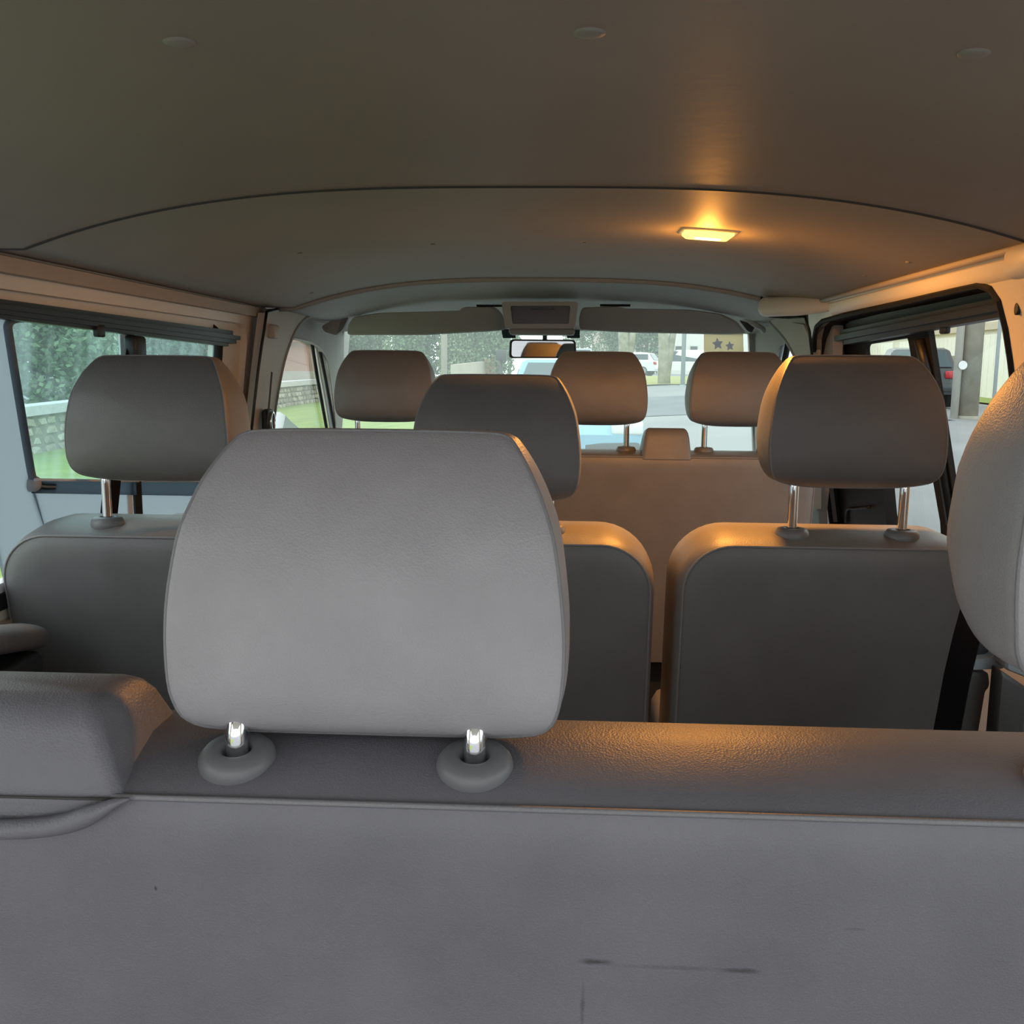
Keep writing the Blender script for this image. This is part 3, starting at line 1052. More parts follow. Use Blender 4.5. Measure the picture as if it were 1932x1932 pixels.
def low_pad(seat, xc, hw_t, hw_b, y0, y1t, y1b, z0, z1, m=None):
    rings = []
    for (t, i) in ((0, 0), (0.12, 0), (0.7, 0), (0.86, 0.003), (0.95, 0.010), (1.0, 0.022)):
        hw = hw_b + (hw_t - hw_b) * t
        yf = y1b + (y1t - y1b) * t ** 1.6
        rings.append(rrect(xc - hw + i * .4, xc + hw - i * .4, y0 + 0.012 * t + i, yf - i, 0.010, z0 + (z1 - z0) * t))
    V, Fc = loft(rings)
    return mk('centre_pad', V, Fc, m or VINYL, seat, True, 50)


# rearmost bench, right in front of the camera
Z1 = H - 0.282
rb = thing('rear_bench', (0.0, 0.8, FLOOR), 'grey vinyl bench nearest the camera with two large headrests and a low pad', 'car seat')
backrest(rb, -0.78, 0.78, 0.600, Z1, FLOOR + 0.28, 0.145, 0.05, 0.020, 0.16, VINYL_REAR, 0.004, VINYL_REAR)
cushion(rb, -0.77, 0.77, 0.74, 1.24, FLOOR + 0.42)
headrest(rb, -0.070, 0.626, H - 0.259, H - 0.043, 0.268, True, Z1 + 0.0122, 0.638, gt=11, pshift=-0.008, m=VINYL_LIT)
headrest(rb, 0.486, 0.622, H - 0.207, H + 0.022, 0.272, True, Z1 + 0.0122, 0.638, gt=11, pshift=-0.004, m=VINYL_LIT)
a = atz(200, 1340, H - 0.215)
low_pad(rb, -0.318, 0.070, 0.094, 0.596, 0.690, 0.722, Z1 - 0.004, H - 0.221, VINYL_REAR)
pts = [at(px, py, yy) for (px, py, yy) in ((245, 1507, 0.594), (215, 1516, 0.590), (180, 1533, 0.588), (130, 1552, 0.588), (70, 1562, 0.588), (0, 1565, 0.588), (-80, 1560, 0.588), (-150, 1545, 0.590))]
wl_ = cr(pts, 5)
V, Fc = tube(wl_, [0.0008 + 0.006 * min(1, i / 12) for i in range(len(wl_))], 10)
mk('pad_welt', V, Fc, VINYL_REAR, rb)
V, Fc = tube([at(239, 1508, 0.5935), at(150, 1507, 0.5935), at(0, 1503, 0.5935), at(-160, 1498, 0.5935)], 0.0009, 6)
mk('pad_crease_shade', V, Fc, MATS['seam_dark'], rb)  # dark tube standing in for the shade in the crease under the pad

# middle row: double seat on the left, single seat on the right
Z2 = H - 0.278
Y2 = 1.53
dbl = thing('double_seat', (-0.36, 1.7, FLOOR), 'dark grey vinyl double seat in the middle row beside the left window', 'car seat')
xl = at(8, 1100, 1.54).x
xr = at(1228, 1090, 1.54).x
backrest(dbl, xl, xr, Y2, Z2 + 0.004, FLOOR + 0.28, 0.163, 0.081, 0.0195, 0.16, None, 0.013)
cushion(dbl, xl + 0.01, xr - 0.01, 1.65, 2.13, FLOOR + 0.42)
headrest(dbl, -0.605, 1.540, H - 0.187, H + 0.018, 0.266, True, Z2 + 0.020, 1.578, m=VINYL_SHADED, ps=0.087)
headrest(dbl, -0.044, 1.540, H - 0.213, H - 0.008, 0.266, True, Z2 + 0.020, 1.578, m=VINYL_SHADED, ps=0.087)
p = at(265, 1026, Y2 + .002)
V, Fc = loft([[p + Vector((0.006 * s * math.cos(q) * (1 + .3 * math.sin(3 * q)), h, 0.0052 * s * math.sin(q) - 0.003)) for q in [2 * math.pi * k / 14 for k in range(14)]] for (s, h) in ((1, 0.004), (1, -0.0045), (.5, -0.0055))])
mk('worn_patch', V, Fc, TAN_FOAM, dbl, label='torn spot in the cover showing tan foam')
for (px, py, s_) in ((205, 1027, .5), (211, 1025, .8), (240, 1026, .8), (246, 1028, .6), (287, 1026, .7), (1095, 1043, .7)):
    p = at(px, py, Y2 + .002)
    V, Fc = loft([[p + Vector((0.0022 * s_ * s * math.cos(q), h, 0.0033 * s_ * s * math.sin(q) - 0.003)) for q in [2 * math.pi * k / 8 for k in range(8)]] for (s, h) in ((1, 0.004), (1, -0.0045), (.5, -0.0055))])
    mk('scuff', V, Fc, BLACK, dbl)
sgl = thing('single_seat', (0.55, 1.7, FLOOR), 'dark grey vinyl single seat in the middle row by the sliding door', 'car seat')
xl = at(1290, 1090, 1.54).x
xr = xl + 0.470
backrest(sgl, xl, xr, Y2, Z2 + 0.006, FLOOR + 0.28, 0.163, 0.076, 0.0195, 0.16, None, 0.013)
cushion(sgl, xl + 0.01, xr - 0.01, 1.65, 2.13, FLOOR + 0.42)
headrest(sgl, 0.520, 1.540, H - 0.182, H + 0.027, 0.269, True, Z2 + 0.020, 1.578, m=VINYL_SHADED, ps=0.087)

# cab seats
Z3 = H - 0.224
drv = thing('driver_seat', (-0.42, 2.8, FLOOR), 'grey vinyl driver seat in the left of the cab', 'car seat')
backrest(drv, -0.66, -0.19, 2.60, Z3 + 0.012, FLOOR + 0.3, 0.14, 0.08, 0.012, 0.16)
cushion(drv, -0.65, -0.20, 2.70, 3.15, FLOOR + 0.44)
headrest(drv, -0.418, 2.62, H - 0.143, H + 0.049, 0.262, True, Z3 + 0.02, 2.685)
cb = thing('cab_bench', (0.33, 2.8, FLOOR), 'grey vinyl passenger bench in the cab with two headrests, lit orange by the lamp', 'car seat')
backrest(cb, -0.10, at(1534, 930, 2.62).x, 2.60, Z3 - 0.002, FLOOR + 0.3, 0.14, 0.04, 0.012, 0.16, VINYL)
cushion(cb, -0.09, 0.71, 2.70, 3.15, FLOOR + 0.44)
headrest(cb, 0.155, 2.62, H - 0.145, H + 0.050, 0.262, True, Z3 + 0.010, 2.685)
headrest(cb, 0.530, 2.62, H - 0.145, H + 0.052, 0.262, True, Z3 + 0.010, 2.685)
low_pad(cb, 0.339, 0.056, 0.066, 2.594, 2.66, 2.72, Z3 - 0.006, H - 0.150)

# ---------- belts
sb = thing('seat_belt', wp(-1, 255, 650, -0.02), 'black seat belt hanging from a knob-like anchor on the left window divider', 'seat belt')


def strap(name, pts, w, parent, m=BELT, th=0.0016, wv=None):
    pts = [Vector(p) for p in pts]
    rings = []
    for i, p in enumerate(pts):
        t = (pts[min(i + 1, len(pts) - 1)] - pts[max(i - 1, 0)]).normalized()
        wd = wv if wv is not None else Vector((1, 0, 0))
        wd = (wd - t * wd.dot(t)).normalized()
        n = t.cross(wd)
        rings.append([p + wd * w / 2 + n * th / 2, p - wd * w / 2 + n * th / 2, p - wd * w / 2 - n * th / 2, p + wd * w / 2 - n * th / 2])
    V, Fc = loft(rings)
    return mk(name, V, Fc, m, parent, False)


p0 = wp(-1, 257, 652, -0.012)
V, Fc = box(p0.x - 0.014, p0.x + 0.012, p0.y - 0.03, p0.y + 0.025, p0.z - 0.03, p0.z + 0.02, 0.007)
mk('anchor', V, Fc, BLACK, sb)
strap('webbing', [p0, wp(-1, 212, 900, -0.05), wp(-1, 205, 980, -0.06), wp(-1, 190, 1080, -0.06)], 0.046, sb, wv=Vector((0.25, 1, 0)))
ds2 = thing('seat_belt', CP(-1, 505, 785, -0.05), 'black and silver belt anchor with thin strap on the pillar behind the driver', 'seat belt')
q = CP(-1, 506, 790, -0.05)
V, Fc = box(q.x - 0.012, q.x + 0.01, q.y - 0.03, q.y + 0.03, q.z - 0.05, q.z + 0.028, 0.01)
mk('anchor', V, Fc, BLACK, ds2)
V, Fc = tube([q + Vector((0.012, 0.018 * math.cos(a), -0.008 + 0.026 * math.sin(a))) for a in [2 * math.pi * k / 18 for k in range(18)]], 0.0045, 6, closed=True)
mk('ring', V, Fc, CHROME, ds2, label='silver belt loop')
strap('webbing', [CP(-1, 513, 702, -0.052), CP(-1, 508, 760, -0.055), CP(-1, 504, 800, -0.06)], 0.012, ds2, mat('belt_edge', (0.05, 0.04, 0.035), .8), wv=Vector((0, 1, 0)))
rs = thing('seat_belt', at(1800, 1270, 1.25), 'wide black seat belt slanting down across the single seat back at right', 'seat belt')
strap('webbing', [at(1872, 1020, 1.222), at(1852, 1095, 1.218), at(1834, 1165, 1.214), at(1823, 1205, 1.212), at(1805, 1280, 1.21), at(1787, 1376, 1.206), at(1770, 1460, 1.204)], 0.040, rs, wv=Vector((0.42, -0.9, 0)))
bk = thing('belt_buckle', at(1845, 1400, 1.22), 'dark belt stalk with a pale blue-grey plate beside the single seat', 'belt buckle')


def slab(pts, y0, y1, name, m, parent, label=None, b=True):
    r0 = rounded([at(px, py, y0) for (px, py) in pts], 0.004, 3)
    r1 = [p + Vector((0, y1 - y0, 0)) for p in r0]
    c = sum(r0, Vector()) / len(r0)
    rin = [c + (p - c) * 0.9 + Vector((0, -0.003, 0)) for p in r0]
    V, Fc = loft([rin, r0, r1])
    return mk(name, V, Fc, m, parent, True, 35, label)


slab([(1822, 1205), (1880, 1205), (1872, 1245), (1815, 1245)], 1.245, 1.28, 'stalk_head', DARKGREY, bk)
slab([(1828, 1243), (1870, 1240), (1882, 1222), (1898, 1252), (1893, 1262), (1828, 1264)], 1.228, 1.275, 'latch_plate', BLUEGREY, bk, 'pale blue-grey latch plate')
slab([(1815, 1268), (1864, 1268), (1867, 1292), (1859, 1300), (1842, 1400), (1790, 1400), (1800, 1340)], 1.232, 1.27, 'stalk', mat('stalk_grey', (0.10, 0.105, 0.11), 0.5), bk)
ar = thing('armrest', at(1905, 1400, 1.2), 'dark armrest with a sloping blue-grey top beside the belt buckle at right', 'armrest')
slab([(1899, 1235), (1918, 1228), (1990, 1232), (1990, 1300), (1895, 1262)], 1.195, 1.222, 'armrest_top', mat('slate_plastic', (0.22, 0.26, 0.29), 0.4), ar, 'blue-grey sloping top')
slab([(1888, 1264), (1935, 1296), (1930, 1420), (1874, 1420)], 1.197, 1.222, 'armrest_side', mat('armrest_dark', (0.06, 0.063, 0.068), 0.5), ar)
la = thing('armrest', at(10, 1220, 1.30), 'grey rounded armrest under the left window sill, at the double seat', 'armrest')
rings = []
for (t, s) in ((0, .7), (.03, .95), (.1, 1), (.9, 1), (1, .8)):
    c = at(-60, 1214, 1.30) + (at(52, 1200, 1.50) - at(-60, 1214, 1.30)) * t
    rings.append([c + Vector((0.045 * s * math.cos(q), 0, 0.022 * s * math.copysign(abs(math.sin(q)) ** .7, math.sin(q)))) for q in [2 * math.pi * k / 20 for k in range(20)]])
V, Fc = loft(rings)
mk('armrest_pad', V, Fc, VINYL, la)
c = at(-20, 1260, 1.36)
V, Fc = box(c.x - 0.06, c.x + 0.03, c.y - 0.08, c.y + 0.10, FLOOR + 0.001, c.z, 0.01)
mk('armrest_bracket', V, Fc, DARKGREY, la)

# ---------- dome lamp
lp = on_ceiling(1336, 437)
y = lp.y
lamp = thing('dome_lamp', lp, 'rectangular interior lamp glowing orange-yellow on the ceiling', 'lamp')
u = Vector((1, 0, (cz(lp.x + .05, y) - cz(lp.x - .05, y)) / .1)).normalized()
v = Vector((0, 1, 0))
nrm = u.cross(v).normalized()


def lrect(hx, hy, dz, r=0.008):
    return [lp + u * q.x + v * q.y + nrm * dz for q in rrect(-hx, hx, -hy, hy, r, 0, 4)]


V, Fc = loft([lrect(0.052, 0.040, 0.010), lrect(0.052, 0.040, 0.000), lrect(0.048, 0.037, -0.004), lrect(0.044, 0.033, -0.004), lrect(0.044, 0.033, 0.002)])
mk('lamp_housing', V, Fc, mat('lamp_housing', (0.75, 0.66, 0.48), 0.4), lamp)
V, Fc = loft([lrect(0.044, 0.033, 0.001), lrect(0.043, 0.032, -0.007), lrect(0.037, 0.026, -0.012)])
mk('lens', V, Fc, LENS, lamp, True, 30)
V, Fc = loft([[lp + u * (x + 0.0) + v * (0.011 * math.cos(a) * s) + nrm * (-0.0125 - 0.002 * s * abs(math.sin(a))) for a in [2 * math.pi * k / 12 for k in range(12)]] for (x, s) in ((-0.024, .1), (-0.02, .8), (0, 1), (0.02, .8), (0.024, .1))])
mk('bulb_glow', V, Fc, BULB, lamp)
ld = bpy.data.lights.new('dome_lamp_light', 'POINT')
ld.energy = LAMP_WATTS * 0.16
ld.color = LAMP_COLOR
ld.shadow_soft_size = 0.012
lo = bpy.data.objects.new('dome_lamp_light', ld)
C.objects.link(lo)
lo.parent = lamp
lo.location = nrm * -0.034
la_ = bpy.data.lights.new('dome_lamp_beam', 'AREA')
la_.shape = 'RECTANGLE'
la_.size, la_.size_y = 0.07, 0.05
la_.energy = LAMP_WATTS
la_.color = LAMP_COLOR
lb_ = bpy.data.objects.new('dome_lamp_beam', la_)
C.objects.link(lb_)
lb_.parent = lamp
lb_.location = nrm * -0.016
lb_.rotation_euler = (R(-4), 0, 0)   # beam tipped slightly towards the rear rows to balance the light

# ---------- cab fittings
vis = []
for (pts, nm) in ((((668, 597), (720, 590), (870, 586), (876, 579), (934, 579), (948, 592), (954, 622), (925, 625), (800, 632), (655, 632), (657, 612)), 'grey sun visor folded up on the driver side'),
                  (((1098, 580), (1166, 578), (1176, 582), (1300, 584), (1360, 592), (1390, 606), (1408, 629), (1370, 631), (1180, 627), (1094, 622), (1092, 600)), 'grey sun visor folded up on the passenger side')):
    r0 = [FP(px, py, -0.42) for (px, py) in pts]
    r0 = rounded(r0, 0.012, 3)
    c = sum(r0, Vector()) / len(r0)
    t = thing('sun_visor', c, nm, 'sun visor')
    rin = [c + (p - c) * 0.94 + Vector((0, -0.008, 0)) for p in r0]
    rb_ = [p + Vector((0, 0.018, 0.0)) for p in r0]
    V, Fc = loft([rin, r0, rb_])
    mk('visor_pad', V, Fc, CABLINING, t, True, 45)
    e = max(r0, key=lambda p: p.z) if nm.endswith('driver side') else max(r0, key=lambda p: p.z)
    V, Fc = tube([e + Vector((-0.05, 0.006, 0.004)), e + Vector((0.05, 0.006, 0.004))], 0.004, 8)
    mk('pivot_rod', V, Fc, BLACK, t)

oc = thing('overhead_console', at(1018, 595, 3.26), 'pale grey overhead console with a dark recessed window between the visors', 'console')
o_ = rounded([at(*q, 3.24) for q in ((946, 569), (1091, 569), (1085, 620), (953, 620))], 0.012, 4)
h_ = rounded([at(*q, 3.24) for q in ((963, 577), (1076, 577), (1073, 611), (967, 611))], 0.006, 3)
V, Fc = plate(o_, [h_], Vector((0, 0.07, 0)))
mk('console_frame', V, Fc, mat('console_grey', (0.46, 0.44, 0.40), 0.5), oc, False)
V, Fc = plate([q + Vector((0, 0.03, 0)) for q in h_], [], Vector((0, 0.02, 0)))
mk('dark_window', V, Fc, mat('dark_window', (0.05, 0.035, 0.03), 0.25), oc, False)
V, Fc = tube([at(1000, 583, 3.255), at(1045, 582, 3.255)], 0.0025, 6)
mk('inner_lip', V, Fc, MIDGREY, oc)
V, Fc = box(at(960, 620, 3.26).x, at(1085, 620, 3.26).x, 3.255, 3.36, at(1000, 631, 3.26).z, at(1000, 619, 3.26).z, 0.008)
mk('console_base', V, Fc, CABLINING, oc)

rm = thing('rear_view_mirror', at(1022, 657, 3.59), 'black-framed rear-view mirror hanging in the windscreen', 'mirror')
o_ = rounded([at(*q, 3.58) for q in ((962, 640), (1086, 641), (1088, 676), (960, 676))], 0.014, 4)
i_ = rounded([at(*q, 3.575) for q in ((966, 643), (1083, 644), (1084, 673), (965, 673))], 0.012, 4)
c = sum(o_, Vector()) / len(o_)
TM = Matrix.Rotation(R(2.2), 3, 'X')        # the glass is tipped a little down towards the rear rows
o_ = [c + TM @ (p - c) for p in o_]
i_ = [c + TM @ (p - c) for p in i_]
V, Fc = loft([[c + (p - c) * 0.97 + Vector((0, -0.005, 0)) for p in o_], o_, [c + (p - c) * .9 + Vector((0, 0.03, 0)) for p in o_]])
mk('mirror_case', V, Fc, BLACK, rm, True, 40)
V, Fc = plate([p + Vector((0, -0.003, 0)) for p in i_], [], Vector((0, 0.003, 0)))
mk('mirror_glass', V, Fc, MIRROR, rm, False)
V, Fc = tube([at(1026, 660, 3.60), at(1028, 645, 3.66), FP(1028, 622, -0.01)], 0.009, 8)
mk('mirror_arm', V, Fc, BLACK, rm)

gh = thing('grab_handle', CP(1, 1405, 605, -0.06), 'grey grab handle on the lining above the passenger door window', 'grab handle')
V, Fc = tube(cr([FP(*q, -0.38 + d) for (q, d) in (((1391, 590), .03), ((1396, 592), .0), ((1408, 600), -.015), ((1424, 612), -.015), ((1436, 619), .0), ((1440, 624), .03))], 4), 0.0095, 8)
mk('handle_bar', V, Fc, mat('handle_grey', (0.42, 0.42, 0.40), 0.5), gh)
V, Fc = plate(rounded([FP(*q, -0.34) for q in ((1394, 598), (1404, 603), (1424, 618), (1418, 628), (1410, 624), (1396, 606))], 0.004), [], Vector((0, 0.02, 0)))
mk('handle_recess', V, Fc, DARKGREY, gh, False)
g2 = thing('assist_grip', FP(642, 612, -0.12), 'dull brown-grey assist grip on the lining above the driver door', 'grab handle')
V, Fc = plate(rounded([FP(*q, -0.42) for q in ((606, 616), (642, 594), (656, 598), (646, 622), (634, 633), (612, 626))], 0.01), [], Vector((0, 0.03, 0)))
mk('grip_body', V, Fc, mat('grip_brown', (0.24, 0.20, 0.18), 0.6), g2, False)
V, Fc = plate(rounded([FP(*q, -0.427) for q in ((646, 594), (657, 599), (646, 622), (635, 631))], 0.006), [], Vector((0, 0.01, 0)))
mk('grip_edge', V, Fc, mat('grip_dark', (0.13, 0.10, 0.095), 0.6), g2, False)

# sticker inside the top right corner of the windscreen
st = thing('sticker', FP(1365, 645, 0.008), 'beige translucent sticker with blue star shapes in the windscreen corner', 'sticker')
BEIGE = glass('sticker_film', (0.42, 0.38, 0.30), 0.55, (0.80, 0.72, 0.56))
V, Fc = plate([FP(*q, 0.010) for q in ((1328, 624), (1402, 624), (1403, 668), (1328, 668))], [], Vector((0, 0.001, 0)))
mk('film', V, Fc, BEIGE, st, False)
BLUE = glass('sticker_blue', (0.62, 0.66, 0.85), 0.25, (0.5, 0.55, 0.8))
for (cx, cy, s_) in ((1354, 649, 11.0), (1377, 653, 9.0)):
    pts = []
    for k in range(10):
        a = R(90 + 36 * k + 6)
        rr = s_ * (1 if k % 2 == 0 else .5)
        pts.append(FP(cx + rr * math.cos(a), cy - rr * math.sin(a) * 1.1, 0.006))
    V, Fc = plate(pts, [], Vector((0, 0.001, 0)))
    mk('star', V, Fc, BLUE, st, False, label='blue star shape')

# outside mirrors
om = thing('wing_mirror', CP(-1, 545, 810, 0.25), 'white wing mirror outside the driver window', 'mirror')
pm = [CP(-1, *q, 0.10) for q in ((528, 777), (540, 790), (566, 812), (580, 830), (530, 835), (520, 812), (524, 796))]
c = sum(pm, Vector()) / len(pm)
V, Fc = loft([[c + (p - c) * .8 + Vector((0.02, -0.02, 0)) for p in pm], pm, [c + (p - c) * .85 + Vector((-0.10, 0.03, 0)) for p in pm]])
mk('mirror_shell', V, Fc, WHITE, om, True, 50)
V, Fc = tube([c + Vector((0, 0, -0.02)), cyz(-1, 3.35, c.z - 0.10, 0.03)], 0.012, 8)
mk('mirror_arm', V, Fc, BLACK, om)

# ================================================================== OUTSIDE


def gz(x, y):
    zy = 1.25 * (1 - math.exp(-y / 20.0)) if y > 0 else max(y, -20) * 0.03
    if x < 0:
        return zy + 1.0 * math.tanh(0.141 * x)
    return zy + 0.055 * min(x, 4) - 0.04 * min(max(0.0, x - 4), 11) * max(0.0, min(1.0, (60 - y) / 30))


def ground(name, xs, ys, m, dz=0.0, kind='structure'):
    rings = [[Vector((x, y, gz(x, y) + dz)) for x in xs] for y in ys]
    V, Fc = loft(rings, False)
    o = mk(name, V, Fc, m)
    o['kind'] = kind
    return o


def frange(a, b, n):
    return [a + (b - a) * i / n for i in range(n + 1)]


ASPHALT = mat('asphalt', (0.20, 0.205, 0.21), 0.75, var=0.2, vscale=0.5, col2=(0.27, 0.275, 0.275), bump=0.3, bscale=40)
GRASS = mat('lawn_grass', (0.16, 0.24, 0.045), 0.9, var=0.3, vscale=1.3, col2=(0.26, 0.34, 0.07), bump=0.6, bscale=30)
GRASSY = mat('verge_grass', (0.26, 0.27, 0.06), 0.9, var=0.3, vscale=1.0, col2=(0.36, 0.36, 0.10), bump=0.6, bscale=30)
PAVE = mat('pale_paving', (0.42, 0.41, 0.40), 0.8, var=0.1, vscale=2)
ground('road', frange(-120, 120, 120), frange(-80, 180, 130), ASPHALT)
ground('lawn', frange(-11.5, -3.0, 17), frange(-12, 48, 60), GRASS, 0.04)
ground('verge', frange(2.6, 22, 20), frange(35, 58, 23), GRASSY, 0.05)
ground('roadside_strip', frange(12.4, 14.5, 3), frange(20, 48, 28), GRASS, 0.05)
ground('worn_patch_of_road', frange(-1.0, 7.5, 17), frange(19, 26, 14), mat('dark_asphalt', (0.12, 0.13, 0.15), 0.7, var=0.2, vscale=1.0), 0.012)
ground('footpath', frange(-13.2, -11.5, 4), frange(-12, 48, 60), PAVE, 0.05)


# ---------- trees
def leaf_blob(n, rx, ry, rz, size, seed, lumps=9):
    rnd = random.Random(seed)
    cs = [(Vector((rnd.uniform(-.45, .45) * rx, rnd.uniform(-.45, .45) * ry, rnd.uniform(-.55, .5) * rz)), rnd.uniform(.4, .55)) for _ in range(lumps)]
    V, Fc = [], []
    for i in range(n):
        c, s = cs[i % lumps]
        d = Vector((rnd.gauss(0, 1), rnd.gauss(0, 1), rnd.gauss(0, 1))).normalized()
        p = c + Vector((d.x * rx, d.y * ry, d.z * rz)) * s * rnd.uniform(.75, 1.05)
        a = Vector((rnd.gauss(0, 1), rnd.gauss(0, 1), rnd.gauss(0, 1))).normalized()
        b = a.cross(Vector((rnd.gauss(0, 1), rnd.gauss(0, 1), rnd.gauss(0, 1)))).normalized()
        a, b = a * size * rnd.uniform(.6, 1.2), b * size * .6
        k = len(V)
        V += [p - a, p + b, p + a, p - b]
        Fc.append((k, k + 1, k + 2, k + 3))
    return V, Fc


LEAF = [mat('leaves_dark', (0.08, 0.15, 0.085), 0.7, var=.3, vscale=1.0, col2=(0.15, 0.23, 0.12)),
        mat('leaves_mid', (0.14, 0.23, 0.12), 0.7, var=.3, vscale=1.0, col2=(0.22, 0.31, 0.16)),
        mat('leaves_pale', (0.22, 0.30, 0.17), 0.7, var=.3, vscale=1.0, col2=(0.31, 0.38, 0.23))]
BARK = mat('bark', (0.16, 0.13, 0.10), 0.9, var=.3, vscale=4, bump=.5, bscale=20)
BIRCH = mat('birch_bark', (0.50, 0.47, 0.38), 0.85, var=.35, vscale=3.5, col2=(0.22, 0.22, 0.12), bump=.5, bscale=20)
CROWN = {}


def tree(name, x, y, h, r, kind, label, group, trunk=0.18, n=6500):
    z = gz(x, y) - 0.05
    t = thing(name, (x, y, z), label, 'tree', group)
    key = (kind, round(r, 1), round(h, 1))
    if key not in CROWN:
        V, Fc = leaf_blob(n, r, r, h * .50, 0.07 + 0.022 * r, len(CROWN) + 11, 13)
        me = bpy.data.meshes.new('crown')
        me.from_pydata([tuple(v + Vector((0, 0, h * .50))) for v in V], [], Fc)
        me.materials.append(LEAF[kind])
        CROWN[key] = me
    o = bpy.data.objects.new('crown', CROWN[key])
    C.objects.link(o)
    o.parent = t
    o.rotation_euler.z = random.uniform(0, 6.28)
    V, Fc = tube([Vector((x, y, z)), Vector((x + .05, y, z + h * .3)), Vector((x, y + .05, z + h * .7))], [trunk, trunk * .8, trunk * .4], 8)
    mk('trunk', V, Fc, BARK, t)
    return t


rnd = random.Random(3)
# beyond the footpath on the left
ADJ = ['dark green', 'mid green', 'pale green']
for i in range(7):
    y_ = 8 + i * 5.2
    tree('bushy_tree', -15.6 - (i % 2) * 1.2, y_, 5.4, 2.35, i % 3,
         ADJ[i % 3] + ' bushy tree beyond the footpath, ' + ['closest of the row to the van', 'second of the row from the van', 'third of the row from the van', 'middle of the row', 'third of the row from the pink house',
                                                            'second of the row from the pink house', 'next to the pink house'][i], 'trees beyond the left footpath')
# across the street ahead
for (px, yy, h_, r_, k, w_) in ((672, 46, 6.0, 1.1, 0, 'above the left edge of the driver headrest'), (764, 46, 5.6, 1.1, 1, 'above the right half of the driver headrest'), (856, 46, 5.2, 1.1, 2, 'right of the timber pole'),
                                (940, 46, 5.4, 1.05, 1, 'behind the dark bin'), (715, 54, 7.6, 1.4, 1, 'standing taller above the middle of the driver headrest'), (805, 54, 7.6, 1.4, 0, 'standing taller behind the timber pole'),
                                (897, 54, 7.2, 1.4, 0, 'standing behind the garden wall')):
    p = at(px, 690, yy)
    tree('broad_tree', p.x, yy, h_, r_, k, ADJ[k] + ' leafy tree ahead, ' + w_, 'trees ahead on the left')
for (px, yy, h_, r_, k, w_) in ((1098, 98, 8, 2.4, 1, 'behind the silver van'), (1218, 84, 7, 2.2, 0, 'between the two pale trunks'), (1160, 90, 8, 2.2, 1, 'behind the red car')):
    p = at(px, 690, yy)
    tree('distant_tree', p.x, yy, h_, r_, k, ADJ[k] + ' distant tree ' + w_, 'distant trees right of the mirror')
for (px, yy, w_, lb) in ((1176, 40, 0.27, 'pale mottled tree trunk nearer the mirror, above the middle cab headrest'), (1251, 36, 0.24, 'pale forked tree trunk standing beside the white van')):
    p = at(px, 700, yy)
    z = gz(p.x, yy) - .05
    t = thing('birch_tree', (p.x, yy, z), lb, 'tree', None)
    V, Fc = tube([Vector((p.x + .05, yy, z)), Vector((p.x, yy, z + 1.5)), Vector((p.x - .25, yy, z + 4.5))], [w_, w_ * .8, w_ * .6], 10)
    mk('trunk', V, Fc, BIRCH, t)
    V, Fc = tube([Vector((p.x + .12, yy, z + .3)), Vector((p.x + .35, yy, z + 2.2)), Vector((p.x + .55, yy, z + 4.8))], [w_ * .6, w_ * .5, w_ * .35], 10)
    mk('fork', V, Fc, BIRCH, t)
    V, Fc = leaf_blob(1800, 1.8, 1.8, 1.6, .12, 77, 8)
    mk('crown', [v + Vector((p.x, yy, z + 5.8)) for v in V], Fc, LEAF[2], t)

# ---------- stone wall by the lawn, stone by stone, with a pale coping
sw = thing('stone_wall', (-11.3, 28, gz(-11.3, 28)), 'low rough stone wall with pale coping along the lawn, seen through the driver window', 'wall')
STONE = [mat('stone_a', (0.36, 0.31, 0.24), .9, var=.25, vscale=5), mat('stone_b', (0.46, 0.41, 0.33), .9, var=.25, vscale=5), mat('stone_c', (0.28, 0.25, 0.19), .9, var=.25, vscale=5), mat('stone_d', (0.50, 0.46, 0.36), .9, var=.25, vscale=5)]
SM = []
for k in range(8):
    r2 = random.Random(k)
    bm = bmesh.new()
    bmesh.ops.create_icosphere(bm, subdivisions=1, radius=1)
    for v in bm.verts:
        v.co = Vector((math.copysign(abs(v.co.x) ** .6, v.co.x), math.copysign(abs(v.co.y) ** .6, v.co.y), math.copysign(abs(v.co.z) ** .6, v.co.z))) * r2.uniform(.8, 1.05)
    me = bpy.data.meshes.new('stone')
    bm.to_mesh(me)
    bm.free()
    me.materials.append(STONE[k % 4])
    SM.append(me)
cnt = 0
WX = -11.0
for row in range(4):
    yy = 12.0 + (row % 2) * .2
    while yy < 44 and cnt < 296:
        wid = rnd.uniform(.34, .58)
        o = bpy.data.objects.new('stone', rnd.choice(SM))
        C.objects.link(o)
        o.parent = sw
        o.location = Vector((WX + rnd.uniform(-.04, .04), yy + wid / 2, gz(WX, yy) + .10 + row * .20)) - ORG[sw]
        o.scale = (.2, wid / 2, .115)
        o.rotation_euler.x = rnd.uniform(-.1, .1)
        yy += wid
        cnt += 1
rings = [[Vector((WX + dx, y_, gz(WX, y_) + .84 + dz)) for (dx, dz) in ((-.28, 0), (.24, 0), (.24, .20), (-.28, .20))] for y_ in frange(12, 44, 32)]
V, Fc = loft(rings)
mk('coping', V, Fc, mat('coping', (0.62, 0.58, 0.60), .8, var=.06), sw, False)
rings = [[Vector((WX + dx, y_, gz(WX, y_) + dz)) for (dx, dz) in ((-.1, 0), (.1, 0), (.1, .85), (-.1, .85))] for y_ in frange(12, 44, 32)]
V, Fc = loft(rings)
mk('mortar_core', V, Fc, mat('mortar', (0.24, 0.21, 0.16), .95), sw, False)


